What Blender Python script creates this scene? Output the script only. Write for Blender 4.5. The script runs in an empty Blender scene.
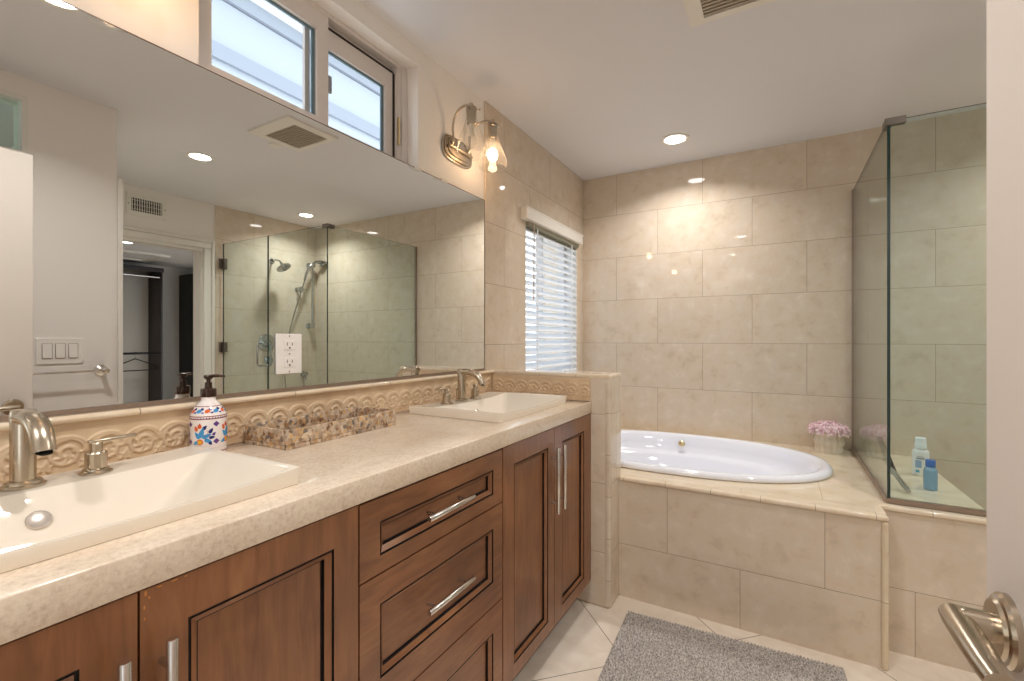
import bpy, bmesh, math, random
import numpy as np
from mathutils import Vector, Matrix, Euler

random.seed(7)
sc = bpy.context.scene
COL = sc.collection

# ------------------------------------------------------------------ camera
cam_d = bpy.data.cameras.new('camera')
cam = bpy.data.objects.new('camera', cam_d); COL.objects.link(cam)
cam.location = (0, 0, 1.191)
cam.rotation_euler = (math.pi/2, 0, 0.52295)
cam_d.sensor_width = 36.0
cam_d.lens = 462.7/1024*36
cam_d.shift_y = -0.00136
cam_d.clip_start = 0.02
sc.camera = cam

# ------------------------------------------------------------------ world
WORLD_STRENGTH = 2.1
CAN_W = 5.0          # recessed lamp power, watts
CAN_SPREAD = 140     # its beam, degrees
LENS_E = 12.0        # recessed can lens radiance
BULB_E = 28.0       # sconce bulb radiance
w = bpy.data.worlds.new('sky'); sc.world = w; w.use_nodes = True
bg = w.node_tree.nodes['Background']
bg.inputs[0].default_value = (0.84, 0.92, 1.0, 1)
bg.inputs[1].default_value = WORLD_STRENGTH

sc.view_settings.view_transform = 'Standard'
sc.view_settings.look = 'None'
sc.view_settings.gamma = 1.0
sc.view_settings.use_curve_mapping = False
sc.view_settings.exposure = 0.7
try:
    sc.cycles.max_bounces = 14
    sc.cycles.transparent_max_bounces = 24
    sc.cycles.diffuse_bounces = 6
    sc.cycles.glossy_bounces = 8
    sc.cycles.sample_clamp_indirect = 6.0
    sc.cycles.use_denoising = True
    sc.cycles.caustics_reflective = False
    sc.cycles.caustics_refractive = False
    sc.cycles.blur_glossy = 0.5
except Exception:
    pass

# ------------------------------------------------------------------ helpers
def lin(r, g, b):
    f = lambda v: (v/255/12.92) if v/255 <= .04045 else ((v/255+.055)/1.055)**2.4
    return (f(r), f(g), f(b), 1)

QX, QY = 0.9441, 1.2585      # survey grid to metres
def mx(v): return v*QX
def my(v): return v*QY

def new_mat(name):
    m = bpy.data.materials.new(name); m.use_nodes = True
    nt = m.node_tree
    return m, nt, nt.nodes['Principled BSDF']

def N(nt, kind, **kw):
    n = nt.nodes.new(kind)
    for k, v in kw.items(): setattr(n, k, v)
    return n

def ramp(nt, fac, stops):
    r = N(nt, 'ShaderNodeValToRGB')
    el = r.color_ramp.elements
    el[0].position, el[0].color = stops[0]
    el[1].position, el[1].color = stops[1]
    for p, c in stops[2:]:
        e = el.new(p); e.color = c
    nt.links.new(fac, r.inputs[0])
    return r.outputs[0]

def plain(name, col, rough=.5, metal=0, spec=.5, coat=0, noise=0, nscale=20, emit=None, estr=0, bump=0, bscale=200, trans=0, ior=1.45):
    m, nt, b = new_mat(name)
    b.inputs['Base Color'].default_value = col
    b.inputs['Roughness'].default_value = rough
    b.inputs['Metallic'].default_value = metal
    b.inputs['Specular IOR Level'].default_value = spec
    b.inputs['Coat Weight'].default_value = coat
    b.inputs['Coat Roughness'].default_value = .08
    b.inputs['Transmission Weight'].default_value = trans
    b.inputs['IOR'].default_value = ior
    if emit:
        b.inputs['Emission Color'].default_value = emit
        b.inputs['Emission Strength'].default_value = estr
    geo = N(nt, 'ShaderNodeNewGeometry')
    if noise:
        n = N(nt, 'ShaderNodeTexNoise'); n.inputs['Scale'].default_value = nscale; n.inputs['Detail'].default_value = 6
        nt.links.new(geo.outputs['Position'], n.inputs['Vector'])
        c1 = tuple(max(0, x*(1-noise)) for x in col[:3])+(1,); c2 = tuple(min(1, x*(1+noise)) for x in col[:3])+(1,)
        o = ramp(nt, n.outputs['Fac'], [(.3, c1), (.7, c2)])
        nt.links.new(o, b.inputs['Base Color'])
    if bump:
        n = N(nt, 'ShaderNodeTexNoise'); n.inputs['Scale'].default_value = bscale; n.inputs['Detail'].default_value = 3
        nt.links.new(geo.outputs['Position'], n.inputs['Vector'])
        bp = N(nt, 'ShaderNodeBump'); bp.inputs['Strength'].default_value = bump; bp.inputs['Distance'].default_value = .002
        nt.links.new(n.outputs['Fac'], bp.inputs['Height']); nt.links.new(bp.outputs[0], b.inputs['Normal'])
    return m

def tile_mat(name, ua, u0, base, wid=.5788, row=.3065, va='Z', v0=-.0625, mortar=.0011, grout=None, rough=.035, contrast=.10, veins=.5):
    """large stone tiles in running bond, laid on world axes"""
    m, nt, b = new_mat(name)
    geo = N(nt, 'ShaderNodeNewGeometry')
    sep = N(nt, 'ShaderNodeSeparateXYZ'); nt.links.new(geo.outputs['Position'], sep.inputs[0])
    def off(axis, o):
        a = N(nt, 'ShaderNodeMath', operation='SUBTRACT'); nt.links.new(sep.outputs[axis], a.inputs[0]); a.inputs[1].default_value = o
        return a.outputs[0]
    cmb = N(nt, 'ShaderNodeCombineXYZ')
    nt.links.new(off(ua, u0), cmb.inputs[0]); nt.links.new(off(va, v0), cmb.inputs[1])
    br = N(nt, 'ShaderNodeTexBrick'); br.offset = .5; br.offset_frequency = 2; br.squash_frequency = 2
    br.inputs['Scale'].default_value = 1
    br.inputs['Mortar Size'].default_value = mortar
    br.inputs['Mortar Smooth'].default_value = .25
    br.inputs['Brick Width'].default_value = wid
    br.inputs['Row Height'].default_value = row
    br.inputs['Color1'].default_value = (.45, .45, .45, 1)
    br.inputs['Color2'].default_value = (.60, .60, .60, 1)
    nt.links.new(cmb.outputs[0], br.inputs['Vector'])
    # per tile shift of the mottle so that the pattern breaks at every joint
    shift = N(nt, 'ShaderNodeVectorMath', operation='MULTIPLY_ADD')
    nt.links.new(br.outputs['Color'], shift.inputs[0]); shift.inputs[1].default_value = (40, 17, 29)
    nt.links.new(geo.outputs['Position'], shift.inputs[2])
    n1 = N(nt, 'ShaderNodeTexNoise'); n1.inputs['Scale'].default_value = 13; n1.inputs['Detail'].default_value = 9; n1.inputs['Roughness'].default_value = .62; n1.inputs['Distortion'].default_value = .25
    nt.links.new(shift.outputs[0], n1.inputs['Vector'])
    d = (base[0]*(1-contrast*1.2), base[1]*(1-contrast*1.6), base[2]*(1-contrast*2.0), 1); l = tuple(min(1, x*(1+contrast)) for x in base[:3])+(1,)
    warm = (base[0]*1.0, base[1]*.975, base[2]*.93, 1)
    c1 = ramp(nt, n1.outputs['Fac'], [(.30, d), (.45, warm), (.56, base), (.70, l)])
    n2 = N(nt, 'ShaderNodeTexNoise'); n2.inputs['Scale'].default_value = 3.2; n2.inputs['Detail'].default_value = 10; n2.inputs['Distortion'].default_value = 2.2
    nt.links.new(shift.outputs[0], n2.inputs['Vector'])
    v = ramp(nt, n2.outputs['Fac'], [(.49, (1, 1, 1, 1)), (.5, (1-.28*veins, 1-.36*veins, 1-.46*veins, 1)), (.515, (1, 1, 1, 1))])
    mul = N(nt, 'ShaderNodeMix', data_type='RGBA', blend_type='MULTIPLY'); mul.inputs[0].default_value = .0
    nt.links.new(c1, mul.inputs[6]); nt.links.new(v, mul.inputs[7])
    tone = N(nt, 'ShaderNodeMix', data_type='RGBA', blend_type='MULTIPLY'); tone.inputs[0].default_value = 1
    tr = ramp(nt, br.outputs['Color'], [(.44, (.95, .95, .955, 1)), (.61, (1.0, 1.0, 1.0, 1))])
    nt.links.new(mul.outputs[2], tone.inputs[6]); nt.links.new(tr, tone.inputs[7])
    mg = N(nt, 'ShaderNodeMix', data_type='RGBA')
    nt.links.new(br.outputs['Fac'], mg.inputs[0]); nt.links.new(tone.outputs[2], mg.inputs[6])
    mg.inputs[7].default_value = grout or lin(140, 118, 92)
    nt.links.new(mg.outputs[2], b.inputs['Base Color'])
    rr = N(nt, 'ShaderNodeMapRange'); rr.inputs[3].default_value = rough; rr.inputs[4].default_value = .7
    nt.links.new(br.outputs['Fac'], rr.inputs[0]); nt.links.new(rr.outputs[0], b.inputs['Roughness'])
    inv = N(nt, 'ShaderNodeMath', operation='SUBTRACT'); inv.inputs[0].default_value = 1; nt.links.new(br.outputs['Fac'], inv.inputs[1])
    bp = N(nt, 'ShaderNodeBump'); bp.inputs['Strength'].default_value = .35; bp.inputs['Distance'].default_value = .001
    nt.links.new(inv.outputs[0], bp.inputs['Height']); nt.links.new(bp.outputs[0], b.inputs['Normal'])
    return m

def thin_glass(name, tint, ior=1.5, rough=0.0, edge=None):
    """clear sheet: tinted transmission plus Fresnel reflection"""
    m, nt, b = new_mat(name)
    nt.nodes.remove(b)
    out = nt.nodes['Material Output']
    t = N(nt, 'ShaderNodeBsdfTransparent'); t.inputs[0].default_value = tint
    g = N(nt, 'ShaderNodeBsdfGlossy'); g.inputs['Roughness'].default_value = rough
    geo = N(nt, 'ShaderNodeNewGeometry')
    dt_ = N(nt, 'ShaderNodeVectorMath', operation='DOT_PRODUCT'); nt.links.new(geo.outputs['Incoming'], dt_.inputs[0]); nt.links.new(geo.outputs['Normal'], dt_.inputs[1])
    ab = N(nt, 'ShaderNodeMath', operation='ABSOLUTE'); nt.links.new(dt_.outputs['Value'], ab.inputs[0])
    om = N(nt, 'ShaderNodeMath', operation='SUBTRACT'); om.inputs[0].default_value = 1; nt.links.new(ab.outputs[0], om.inputs[1])
    pw_ = N(nt, 'ShaderNodeMath', operation='POWER'); pw_.inputs[1].default_value = 5; nt.links.new(om.outputs[0], pw_.inputs[0])
    f0 = ((ior-1)/(ior+1))**2
    fr = N(nt, 'ShaderNodeMath', operation='MULTIPLY_ADD'); fr.inputs[1].default_value = 1-f0; fr.inputs[2].default_value = f0; nt.links.new(pw_.outputs[0], fr.inputs[0])
    mix = N(nt, 'ShaderNodeMixShader')
    nt.links.new(fr.outputs[0], mix.inputs[0]); nt.links.new(t.outputs[0], mix.inputs[1]); nt.links.new(g.outputs[0], mix.inputs[2])
    nt.links.new(mix.outputs[0], out.inputs[0])
    return m

class MB:
    def __init__(s): s.v = []; s.f = []; s.m = []; s.smooth = set()
    def add(s, verts, faces, mi=0):
        o = len(s.v); s.v += [tuple(p) for p in verts]
        for f in faces: s.f.append(tuple(i+o for i in f)); s.m.append(mi)
        return s
    def box(s, x0, x1, y0, y1, z0, z1, mi=0, rot=None, piv=None):
        v = [(x, y, z) for z in (z0, z1) for y in (y0, y1) for x in (x0, x1)]
        if rot is not None:
            c = Vector(piv) if piv is not None else Vector(((x0+x1)/2, (y0+y1)/2, (z0+z1)/2))
            R = Euler(rot).to_matrix()
            v = [tuple(c+R@(Vector(p)-c)) for p in v]
        return s.add(v, [(0, 2, 3, 1), (4, 5, 7, 6), (0, 1, 5, 4), (2, 6, 7, 3), (0, 4, 6, 2), (1, 3, 7, 5)], mi)
    def quad(s, a, b, c, d, mi=0): return s.add([a, b, c, d], [(0, 1, 2, 3)], mi)
    def prism(s, poly, z0, z1, mi=0):
        n = len(poly)
        v = [(x, y, z0) for x, y in poly]+[(x, y, z1) for x, y in poly]
        return s.add(v, [tuple(range(n))[::-1], tuple(range(n, 2*n))]+[(i, (i+1) % n, n+(i+1) % n, n+i) for i in range(n)], mi)
    def prismM(s, poly, h, M, mi=0):
        n = len(poly)
        v = [tuple(M@Vector((x, y, 0))) for x, y in poly]+[tuple(M@Vector((x, y, h))) for x, y in poly]
        return s.add(v, [tuple(range(n))[::-1], tuple(range(n, 2*n))]+[(i, (i+1) % n, n+(i+1) % n, n+i) for i in range(n)], mi)
    def lathe(s, prof, c, axis=(0, 0, 1), seg=32, mi=0, capb=True, capt=True, sx=1, sy=1):
        """prof: (radius, height along axis) pairs"""
        ax = Vector(axis).normalized(); q = ax.to_track_quat('Z', 'Y'); c = Vector(c)
        v = []; f = []
        for r, h in prof:
            for k in range(seg):
                t = 2*math.pi*k/seg
                v.append(tuple(c+q@Vector((r*math.cos(t)*sx, r*math.sin(t)*sy, h))))
        for i in range(len(prof)-1):
            for k in range(seg):
                a = i*seg+k; b_ = i*seg+(k+1) % seg
                f.append((a, b_, b_+seg, a+seg))
        if capb: f.append(tuple(range(seg))[::-1])
        if capt: f.append(tuple(range((len(prof)-1)*seg, len(prof)*seg)))
        return s.add(v, f, mi)
    def tube(s, pts, r, seg=12, mi=0, flat=1.0, closed=False):
        """sweep; r number or list; flat squashes the section vertically"""
        P = [Vector(p) for p in pts]; n = len(P)
        rs = r if isinstance(r, (list, tuple)) else [r]*n
        up = None; v = []; f = []
        for i in range(n):
            if closed: t = (P[(i+1) % n]-P[i-1]).normalized()
            else: t = (P[min(i+1, n-1)]-P[max(i-1, 0)]).normalized()
            if up is None:
                up = Vector((0, 0, 1)) if abs(t.z) < .9 else Vector((1, 0, 0))
            side = t.cross(up).normalized(); up = side.cross(t).normalized()
            for k in range(seg):
                a = 2*math.pi*k/seg
                v.append(tuple(P[i]+side*math.cos(a)*rs[i]+up*math.sin(a)*rs[i]*flat))
        m_ = n if closed else n-1
        for i in range(m_):
            for k in range(seg):
                a = i*seg+k; b_ = i*seg+(k+1) % seg; j = ((i+1) % n)*seg
                f.append((a, b_, j+(k+1) % seg, j+k))
        if not closed:
            f.append(tuple(range(seg))[::-1]); f.append(tuple(range((n-1)*seg, n*seg)))
        return s.add(v, f, mi)
    def build(s, name, mat, parent=None, smooth=False, bevel=0, bseg=2, angle=40):
        off = Vector((0, 0, 0)); p = parent
        while p is not None: off += p.location; p = p.parent
        me = bpy.data.meshes.new(name)
        me.from_pydata([(x-off.x, y-off.y, z-off.z) for x, y, z in s.v], [], s.f)
        bm = bmesh.new(); bm.from_mesh(me); bmesh.ops.recalc_face_normals(bm, faces=bm.faces) if not getattr(s, 'keep', False) else None
        bm.to_mesh(me); bm.free()
        for m_ in (mat if isinstance(mat, (list, tuple)) else [mat]): me.materials.append(m_)
        me.polygons.foreach_set('material_index', s.m)
        if smooth:
            me.polygons.foreach_set('use_smooth', [True]*len(me.polygons))
            try: me.set_sharp_from_angle(angle=math.radians(angle))
            except Exception: pass
        me.update()
        o = bpy.data.objects.new(name, me); COL.objects.link(o)
        if parent is not None: o.parent = parent
        if bevel:
            b = o.modifiers.new('bevel', 'BEVEL'); b.width = bevel; b.segments = bseg; b.limit_method = 'ANGLE'; b.angle_limit = math.radians(40)
            b.harden_normals = False
            me.polygons.foreach_set('use_smooth', [True]*len(me.polygons))
            try: me.set_sharp_from_angle(angle=math.radians(50))
            except Exception: pass
        return o

def tag(o, label=None, cat=None, group=None, kind=None):
    if label: o['label'] = label
    if cat: o['category'] = cat
    if group: o['group'] = group
    if kind: o['kind'] = kind
    return o
def thing(name, label, cat, loc=(0, 0, 0), group=None):
    o = bpy.data.objects.new(name, None); COL.objects.link(o); o.location = loc; o.empty_display_size = .05
    return tag(o, label, cat, group)
def struct(o, label=None):
    o['kind'] = 'structure'
    if label: o['label'] = label
    return o
def srt(name, loc=(0, 0, 0), label=None):
    o = bpy.data.objects.new(name, None); COL.objects.link(o); o.location = loc; o.empty_display_size = .05
    return struct(o, label)
def copy_tree(o, parent=None):
    c = o.copy(); COL.objects.link(c)
    if parent is not None: c.parent = parent
    for ch in list(o.children): copy_tree(ch, c)
    return c

def slab(axis, c0, c1, A, B, hole=None, mi=0):
    """thick sheet across `axis` from c0 to c1; A,B break lists of the two other axes; hole(i,j) leaves a cell out"""
    mb = MB()
    def P(c, a, b):
        return {'x': (c, a, b), 'y': (a, c, b), 'z': (a, b, c)}[axis]
    solid = lambda i, j: 0 <= i < len(A)-1 and 0 <= j < len(B)-1 and not (hole and hole(i, j))
    for i in range(len(A)-1):
        for j in range(len(B)-1):
            if not solid(i, j): continue
            a0, a1, b0, b1 = A[i], A[i+1], B[j], B[j+1]
            for c in (c0, c1): mb.quad(P(c, a0, b0), P(c, a1, b0), P(c, a1, b1), P(c, a0, b1), mi)
            if not solid(i-1, j): mb.quad(P(c0, a0, b0), P(c1, a0, b0), P(c1, a0, b1), P(c0, a0, b1), mi)
            if not solid(i+1, j): mb.quad(P(c0, a1, b0), P(c1, a1, b0), P(c1, a1, b1), P(c0, a1, b1), mi)
            if not solid(i, j-1): mb.quad(P(c0, a0, b0), P(c1, a0, b0), P(c1, a1, b0), P(c0, a1, b0), mi)
            if not solid(i, j+1): mb.quad(P(c0, a0, b1), P(c1, a0, b1), P(c1, a1, b1), P(c0, a1, b1), mi)
    return mb

def weld(o):
    bm = bmesh.new(); bm.from_mesh(o.data)
    bmesh.ops.remove_doubles(bm, verts=bm.verts, dist=1e-5); bmesh.ops.recalc_face_normals(bm, faces=bm.faces)
    bm.to_mesh(o.data); bm.free(); return o

# ------------------------------------------------------------------ materials
STONE = lin(216, 202, 184)
M_back = tile_mat('back wall tile', 'X', -1.0126, STONE)
M_left = tile_mat('left wall tile', 'Y', 1.923+.18, STONE)
M_right = tile_mat('shower wall tile', 'Y', 2.0, STONE)
M_deckf = tile_mat('deck face tile', 'X', -.427, STONE)
M_curbf = tile_mat('curb face tile', 'X', .153, STONE)
M_pony = tile_mat('partition tile', 'Y', 1.2, STONE)
M_ledge = tile_mat('bullnose tile', 'X', .0286, lin(232, 216, 194), wid=.185, row=3, v0=-1, mortar=.001)
M_ledgeY = tile_mat('ledge tile', 'Y', .29, lin(236, 218, 192), wid=.385, row=3, v0=-1, mortar=.001)
M_deck = tile_mat('deck top tile', 'X', -.427, lin(226, 210, 186), va='Y', v0=2.114-.3065+.09, mortar=.0009)
M_paint = plain('warm white paint', lin(238, 233, 227), rough=.55, spec=.3)
M_ceil = plain('ceiling paint', lin(226, 226, 229), rough=.8, spec=.2)
M_trim = plain('white trim paint', lin(232, 228, 220), rough=.3, spec=.5)
M_door = plain('door paint', lin(226, 216, 206), rough=.55, spec=.4)
M_vinyl = plain('white vinyl', lin(218, 211, 206), rough=.3)
M_nickel = plain('brushed nickel', lin(190, 177, 158), rough=.26, metal=1)
M_nickel_d = plain('satin channel metal', lin(160, 142, 128), rough=.38, metal=.7)
M_gun = plain('dark satin nickel', lin(112, 104, 96), rough=.5, metal=.8)
M_steel = plain('satin steel pull', lin(214, 208, 202), rough=.22, metal=1)
M_chrome = plain('chrome', lin(190, 192, 192), rough=.08, metal=1)
M_brass = plain('aged pale brass', lin(222, 200, 158), rough=.25, metal=1)  # one even pale brass colour, not emissive
M_porc = plain('porcelain', lin(236, 226, 210), rough=.03, spec=.4)
M_tub = plain('white acrylic', lin(236, 238, 246), rough=.08, coat=.4)
M_black = plain('black lacquer', lin(14, 12, 12), rough=.4)
M_bronze = plain('oil rubbed bronze', lin(66, 46, 36), rough=.22, metal=.7, coat=.3)
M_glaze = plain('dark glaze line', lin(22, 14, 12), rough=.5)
M_plate = plain('white plastic plate', lin(240, 236, 230), rough=.25)
M_slot = plain('dark slot', lin(40, 34, 30), rough=.7)
M_lens = plain('lamp lens', lin(255, 250, 240), rough=.4, emit=(1, .98, .97, 1), estr=LENS_E)
M_bulb = plain('warm bulb', lin(255, 240, 210), rough=.4, emit=(1, .64, .36, 1), estr=BULB_E)
M_bulb_off = thin_glass('bulb glass', (.93, .93, .92, 1))
M_green = thin_glass('shower glass', (.91, .965, .955, 1))
M_gedge = plain('glass edge', lin(10, 46, 46), rough=.1, coat=.6)
M_pane = thin_glass('window glass', (.97, .985, .99, 1))
M_shade = thin_glass('lamp shade glass', (.95, .945, .93, 1), ior=1.6, rough=.10)
_nt = M_shade.node_tree; _out = _nt.nodes['Material Output']; _src = _out.inputs[0].links[0].from_socket
_tr = N(_nt, 'ShaderNodeBsdfTranslucent'); _tr.inputs[0].default_value = (.95, .93, .9, 1)
_mx = N(_nt, 'ShaderNodeMixShader'); _mx.inputs[0].default_value = .09
_nt.links.new(_src, _mx.inputs[1]); _nt.links.new(_tr.outputs[0], _mx.inputs[2]); _nt.links.new(_mx.outputs[0], _out.inputs[0])

def mirror_mat():
    m, nt, b = new_mat('mirror silver')
    b.inputs['Base Color'].default_value = (.89, .905, .885, 1)
    b.inputs['Metallic'].default_value = 1; b.inputs['Roughness'].default_value = 0
    return m
M_mirror = mirror_mat()

def wood_mat(name, axis):
    m, nt, b = new_mat(name)
    geo = N(nt, 'ShaderNodeNewGeometry'); mp = N(nt, 'ShaderNodeMapping')
    mp.inputs['Scale'].default_value = (14, 2.0, 14) if axis == 'Y' else (14, 14, 1.6)
    nt.links.new(geo.outputs['Position'], mp.inputs['Vector'])
    n = N(nt, 'ShaderNodeTexNoise'); n.inputs['Scale'].default_value = 3.5; n.inputs['Detail'].default_value = 8; n.inputs['Roughness'].default_value = .6; n.inputs['Distortion'].default_value = .8
    nt.links.new(mp.outputs[0], n.inputs['Vector'])
    c = ramp(nt, n.outputs['Fac'], [(.25, lin(112, 70, 42)), (.5, lin(133, 87, 54)), (.75, lin(148, 102, 65))])
    n2 = N(nt, 'ShaderNodeTexNoise'); n2.inputs['Scale'].default_value = 4; n2.inputs['Detail'].default_value = 3
    nt.links.new(geo.outputs['Position'], n2.inputs['Vector'])
    c2 = ramp(nt, n2.outputs['Fac'], [(.3, (.70, .66, .64, 1)), (.65, (1.08, 1.06, 1.04, 1))])
    mu = N(nt, 'ShaderNodeMix', data_type='RGBA', blend_type='MULTIPLY'); mu.inputs[0].default_value = 1
    nt.links.new(c, mu.inputs[6]); nt.links.new(c2, mu.inputs[7])
    nt.links.new(mu.outputs[2], b.inputs['Base Color'])
    b.inputs['Roughness'].default_value = .32; b.inputs['Coat Weight'].default_value = .2; b.inputs['Coat Roughness'].default_value = .12
    return m
M_woodH = wood_mat('cherry wood horizontal', 'Y')
M_woodV = wood_mat('cherry wood vertical', 'Z')
M_darkwood = plain('espresso wood', lin(34, 18, 16), rough=.3, noise=.3, nscale=9)

def counter_mat():
    m, nt, b = new_mat('cream limestone counter')
    geo = N(nt, 'ShaderNodeNewGeometry')
    n = N(nt, 'ShaderNodeTexNoise'); n.inputs['Scale'].default_value = 130; n.inputs['Detail'].default_value = 6; n.inputs['Roughness'].default_value = .7
    nt.links.new(geo.outputs['Position'], n.inputs['Vector'])
    c = ramp(nt, n.outputs['Fac'], [(.32, lin(202, 184, 163)), (.46, lin(219, 202, 181)), (.62, lin(228, 214, 194))])
    n2 = N(nt, 'ShaderNodeTexNoise'); n2.inputs['Scale'].default_value = 6; n2.inputs['Detail'].default_value = 8; n2.inputs['Distortion'].default_value = 1.4
    nt.links.new(geo.outputs['Position'], n2.inputs['Vector'])
    c2 = ramp(nt, n2.outputs['Fac'], [(.35, (.93, .90, .87, 1)), (.6, (1, 1, 1, 1))])
    mu = N(nt, 'ShaderNodeMix', data_type='RGBA', blend_type='MULTIPLY'); mu.inputs[0].default_value = 1
    nt.links.new(c, mu.inputs[6]); nt.links.new(c2, mu.inputs[7])
    nt.links.new(mu.outputs[2], b.inputs['Base Color'])
    b.inputs['Roughness'].default_value = .16
    return m
M_counter = counter_mat()

def relief_mat():
    m, nt, b = new_mat('carved travertine')
    geo = N(nt, 'ShaderNodeNewGeometry')
    n = N(nt, 'ShaderNodeTexNoise'); n.inputs['Scale'].default_value = 22; n.inputs['Detail'].default_value = 7
    nt.links.new(geo.outputs['Position'], n.inputs['Vector'])
    c = ramp(nt, n.outputs['Fac'], [(.3, lin(206, 178, 144)), (.7, lin(224, 200, 168))])
    nt.links.new(c, b.inputs['Base Color']); b.inputs['Roughness'].default_value = .5
    return m
M_relief = relief_mat()

def mosaic_mat():
    m, nt, b = new_mat('agate chip mosaic')
    geo = N(nt, 'ShaderNodeNewGeometry')
    v = N(nt, 'ShaderNodeTexVoronoi'); v.inputs['Scale'].default_value = 105; v.inputs['Randomness'].default_value = 1
    n = N(nt, 'ShaderNodeTexNoise'); n.inputs['Scale'].default_value = 60; n.inputs['Detail'].default_value = 3
    nt.links.new(geo.outputs['Position'], n.inputs['Vector'])
    mixv = N(nt, 'ShaderNodeVectorMath', operation='MULTIPLY_ADD'); mixv.inputs[1].default_value = (.012, .012, .012)
    nt.links.new(n.outputs['Color'], mixv.inputs[0]); nt.links.new(geo.outputs['Position'], mixv.inputs[2])
    nt.links.new(mixv.outputs[0], v.inputs['Vector'])
    sp = N(nt, 'ShaderNodeSeparateColor'); nt.links.new(v.outputs['Color'], sp.inputs[0])
    c = ramp(nt, sp.outputs[0], [(0, lin(112, 82, 62)), (.12, lin(190, 160, 128)), (.30, lin(222, 204, 178)), (.46, lin(176, 156, 138)), (.60, lin(212, 196, 176)), (.76, lin(150, 112, 82)), (.84, lin(220, 184, 132)), (.94, lin(126, 116, 110))])
    c2 = ramp(nt, n.outputs['Fac'], [(.3, (.75, .72, .7, 1)), (.7, (1.1, 1.08, 1.05, 1))])
    mu = N(nt, 'ShaderNodeMix', data_type='RGBA', blend_type='MULTIPLY'); mu.inputs[0].default_value = 1
    nt.links.new(c, mu.inputs[6]); nt.links.new(c2, mu.inputs[7]); nt.links.new(mu.outputs[2], b.inputs['Base Color'])
    b.inputs['Roughness'].default_value = .15; b.inputs['Coat Weight'].default_value = .5
    return m
M_mosaic = mosaic_mat()

def floor_mat():
    m, nt, b = new_mat('floor tile')
    geo = N(nt, 'ShaderNodeNewGeometry')
    mp = N(nt, 'ShaderNodeMapping'); mp.vector_type = 'TEXTURE'
    mp.inputs['Location'].default_value = (-.1825, 1.9925, 0); mp.inputs['Rotation'].default_value = (0, 0, math.radians(-45))
    nt.links.new(geo.outputs['Position'], mp.inputs['Vector'])
    br = N(nt, 'ShaderNodeTexBrick'); br.offset = 0; br.inputs['Scale'].default_value = 1
    br.inputs['Brick Width'].default_value = .4335; br.inputs['Row Height'].default_value = .4335
    br.inputs['Mortar Size'].default_value = .0016; br.inputs['Mortar Smooth'].default_value = .2
    br.inputs['Color1'].default_value = (.4, .4, .4, 1); br.inputs['Color2'].default_value = (.6, .6, .6, 1)
    nt.links.new(mp.outputs[0], br.inputs['Vector'])
    n = N(nt, 'ShaderNodeTexNoise'); n.inputs['Scale'].default_value = 9; n.inputs['Detail'].default_value = 8; n.inputs['Distortion'].default_value = 1
    nt.links.new(geo.outputs['Position'], n.inputs['Vector'])
    c = ramp(nt, n.outputs['Fac'], [(.3, lin(228, 214, 196)), (.55, lin(238, 226, 210)), (.75, lin(243, 233, 219))])
    mg = N(nt, 'ShaderNodeMix', data_type='RGBA'); nt.links.new(br.outputs['Fac'], mg.inputs[0]); nt.links.new(c, mg.inputs[6]); mg.inputs[7].default_value = lin(120, 104, 84)
    nt.links.new(mg.outputs[2], b.inputs['Base Color'])
    b.inputs['Roughness'].default_value = .18
    return m
M_floor = floor_mat()

# ------------------------------------------------------------------ dimensions (metres)
XL = -1.2645            # mirror face / left wall plane
XP = XL-.006            # painted wall face
XT = XL+.004            # tiled wall face
XR = 1.7825             # right wall
XW = .4277              # short wall with switches
YB = 3.2615             # back wall
YP0, YP1 = 1.978, 2.114+.035   # partition
XPE = -.642             # partition end
YD = 2.114              # tub deck face
YC = 2.253              # shower curb face
YG = 2.293              # front glass
XG = .370              # side glass
ZC = 2.375              # ceiling
ZD = .553               # deck top
YS = -.95               # wall behind the camera

# ------------------------------------------------------------------ room shell
struct(weld(slab('z', -.1, 0, [-1.7, 1.9, 6.4], [YS-.1, 5.2]).build('floor', M_floor)))
struct(weld(slab('z', ZC, ZC+.1, [-1.6, XR, 6.4], [YS-.1, 5.2]).build('ceiling', M_ceil)))
# left wall: painted part with high slider opening, tiled part with tub window opening
W1 = (.617, 1.437, 1.885, 2.302)
struct(weld(slab('x', XP-.16, XP, [YS-.1, W1[0], W1[1], 1.923], [0, W1[2], W1[3], ZC], lambda i, j: i == 1 and j == 1).build('wall_left', M_paint)))
W2 = (2.345, 3.125, .93, 1.90)
wl = struct(weld(slab('x', XP-.16, XT, [1.923, W2[0], W2[1], YB], [0, W2[2], W2[3], ZC], lambda i, j: i == 1 and j == 1).build('wall_left_tiled', M_left, bevel=.004)))
struct(weld(slab('y', YB, YB+.12, [-1.6, 2.0], [0, ZC]).build('wall_back', M_back)))
# right wall: tiled end and painted part with closet opening
OP = (.92, 2.130, 1.972)
struct(weld(slab('x', XR, XR+.12, [my(1.772), YB], [0, ZC]).build('wall_right_tiled', M_right)))
struct(weld(slab('x', XR+.004, XR+.124, [YS-.1, OP[0]+.1, OP[1], my(1.772)], [0, OP[2], ZC], lambda i, j: i == 1 and j == 0).build('wall_right', M_paint)))
# short wall beside the entry with high interior window; its return
WI = (.30, .705, 2.035, 2.27)
struct(weld(slab('x', XW, XW+.12, [YS, WI[0], WI[1], 1.05], [0, WI[2], WI[3], ZC], lambda i, j: i == 1 and j == 1).build('wall_switches', M_paint)))
struct(weld(slab('y', .93, 1.05, [XW+.12, XR+.004], [0, ZC]).build('wall_return', M_paint)))
# wall behind the camera with the bedroom doorway
struct(weld(slab('y', YS-.1, YS, [-1.6, -.60, .36, XW+.12], [0, 2.05, ZC], lambda i, j: i == 1 and j == 0).build('wall_entry', M_paint)))
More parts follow.
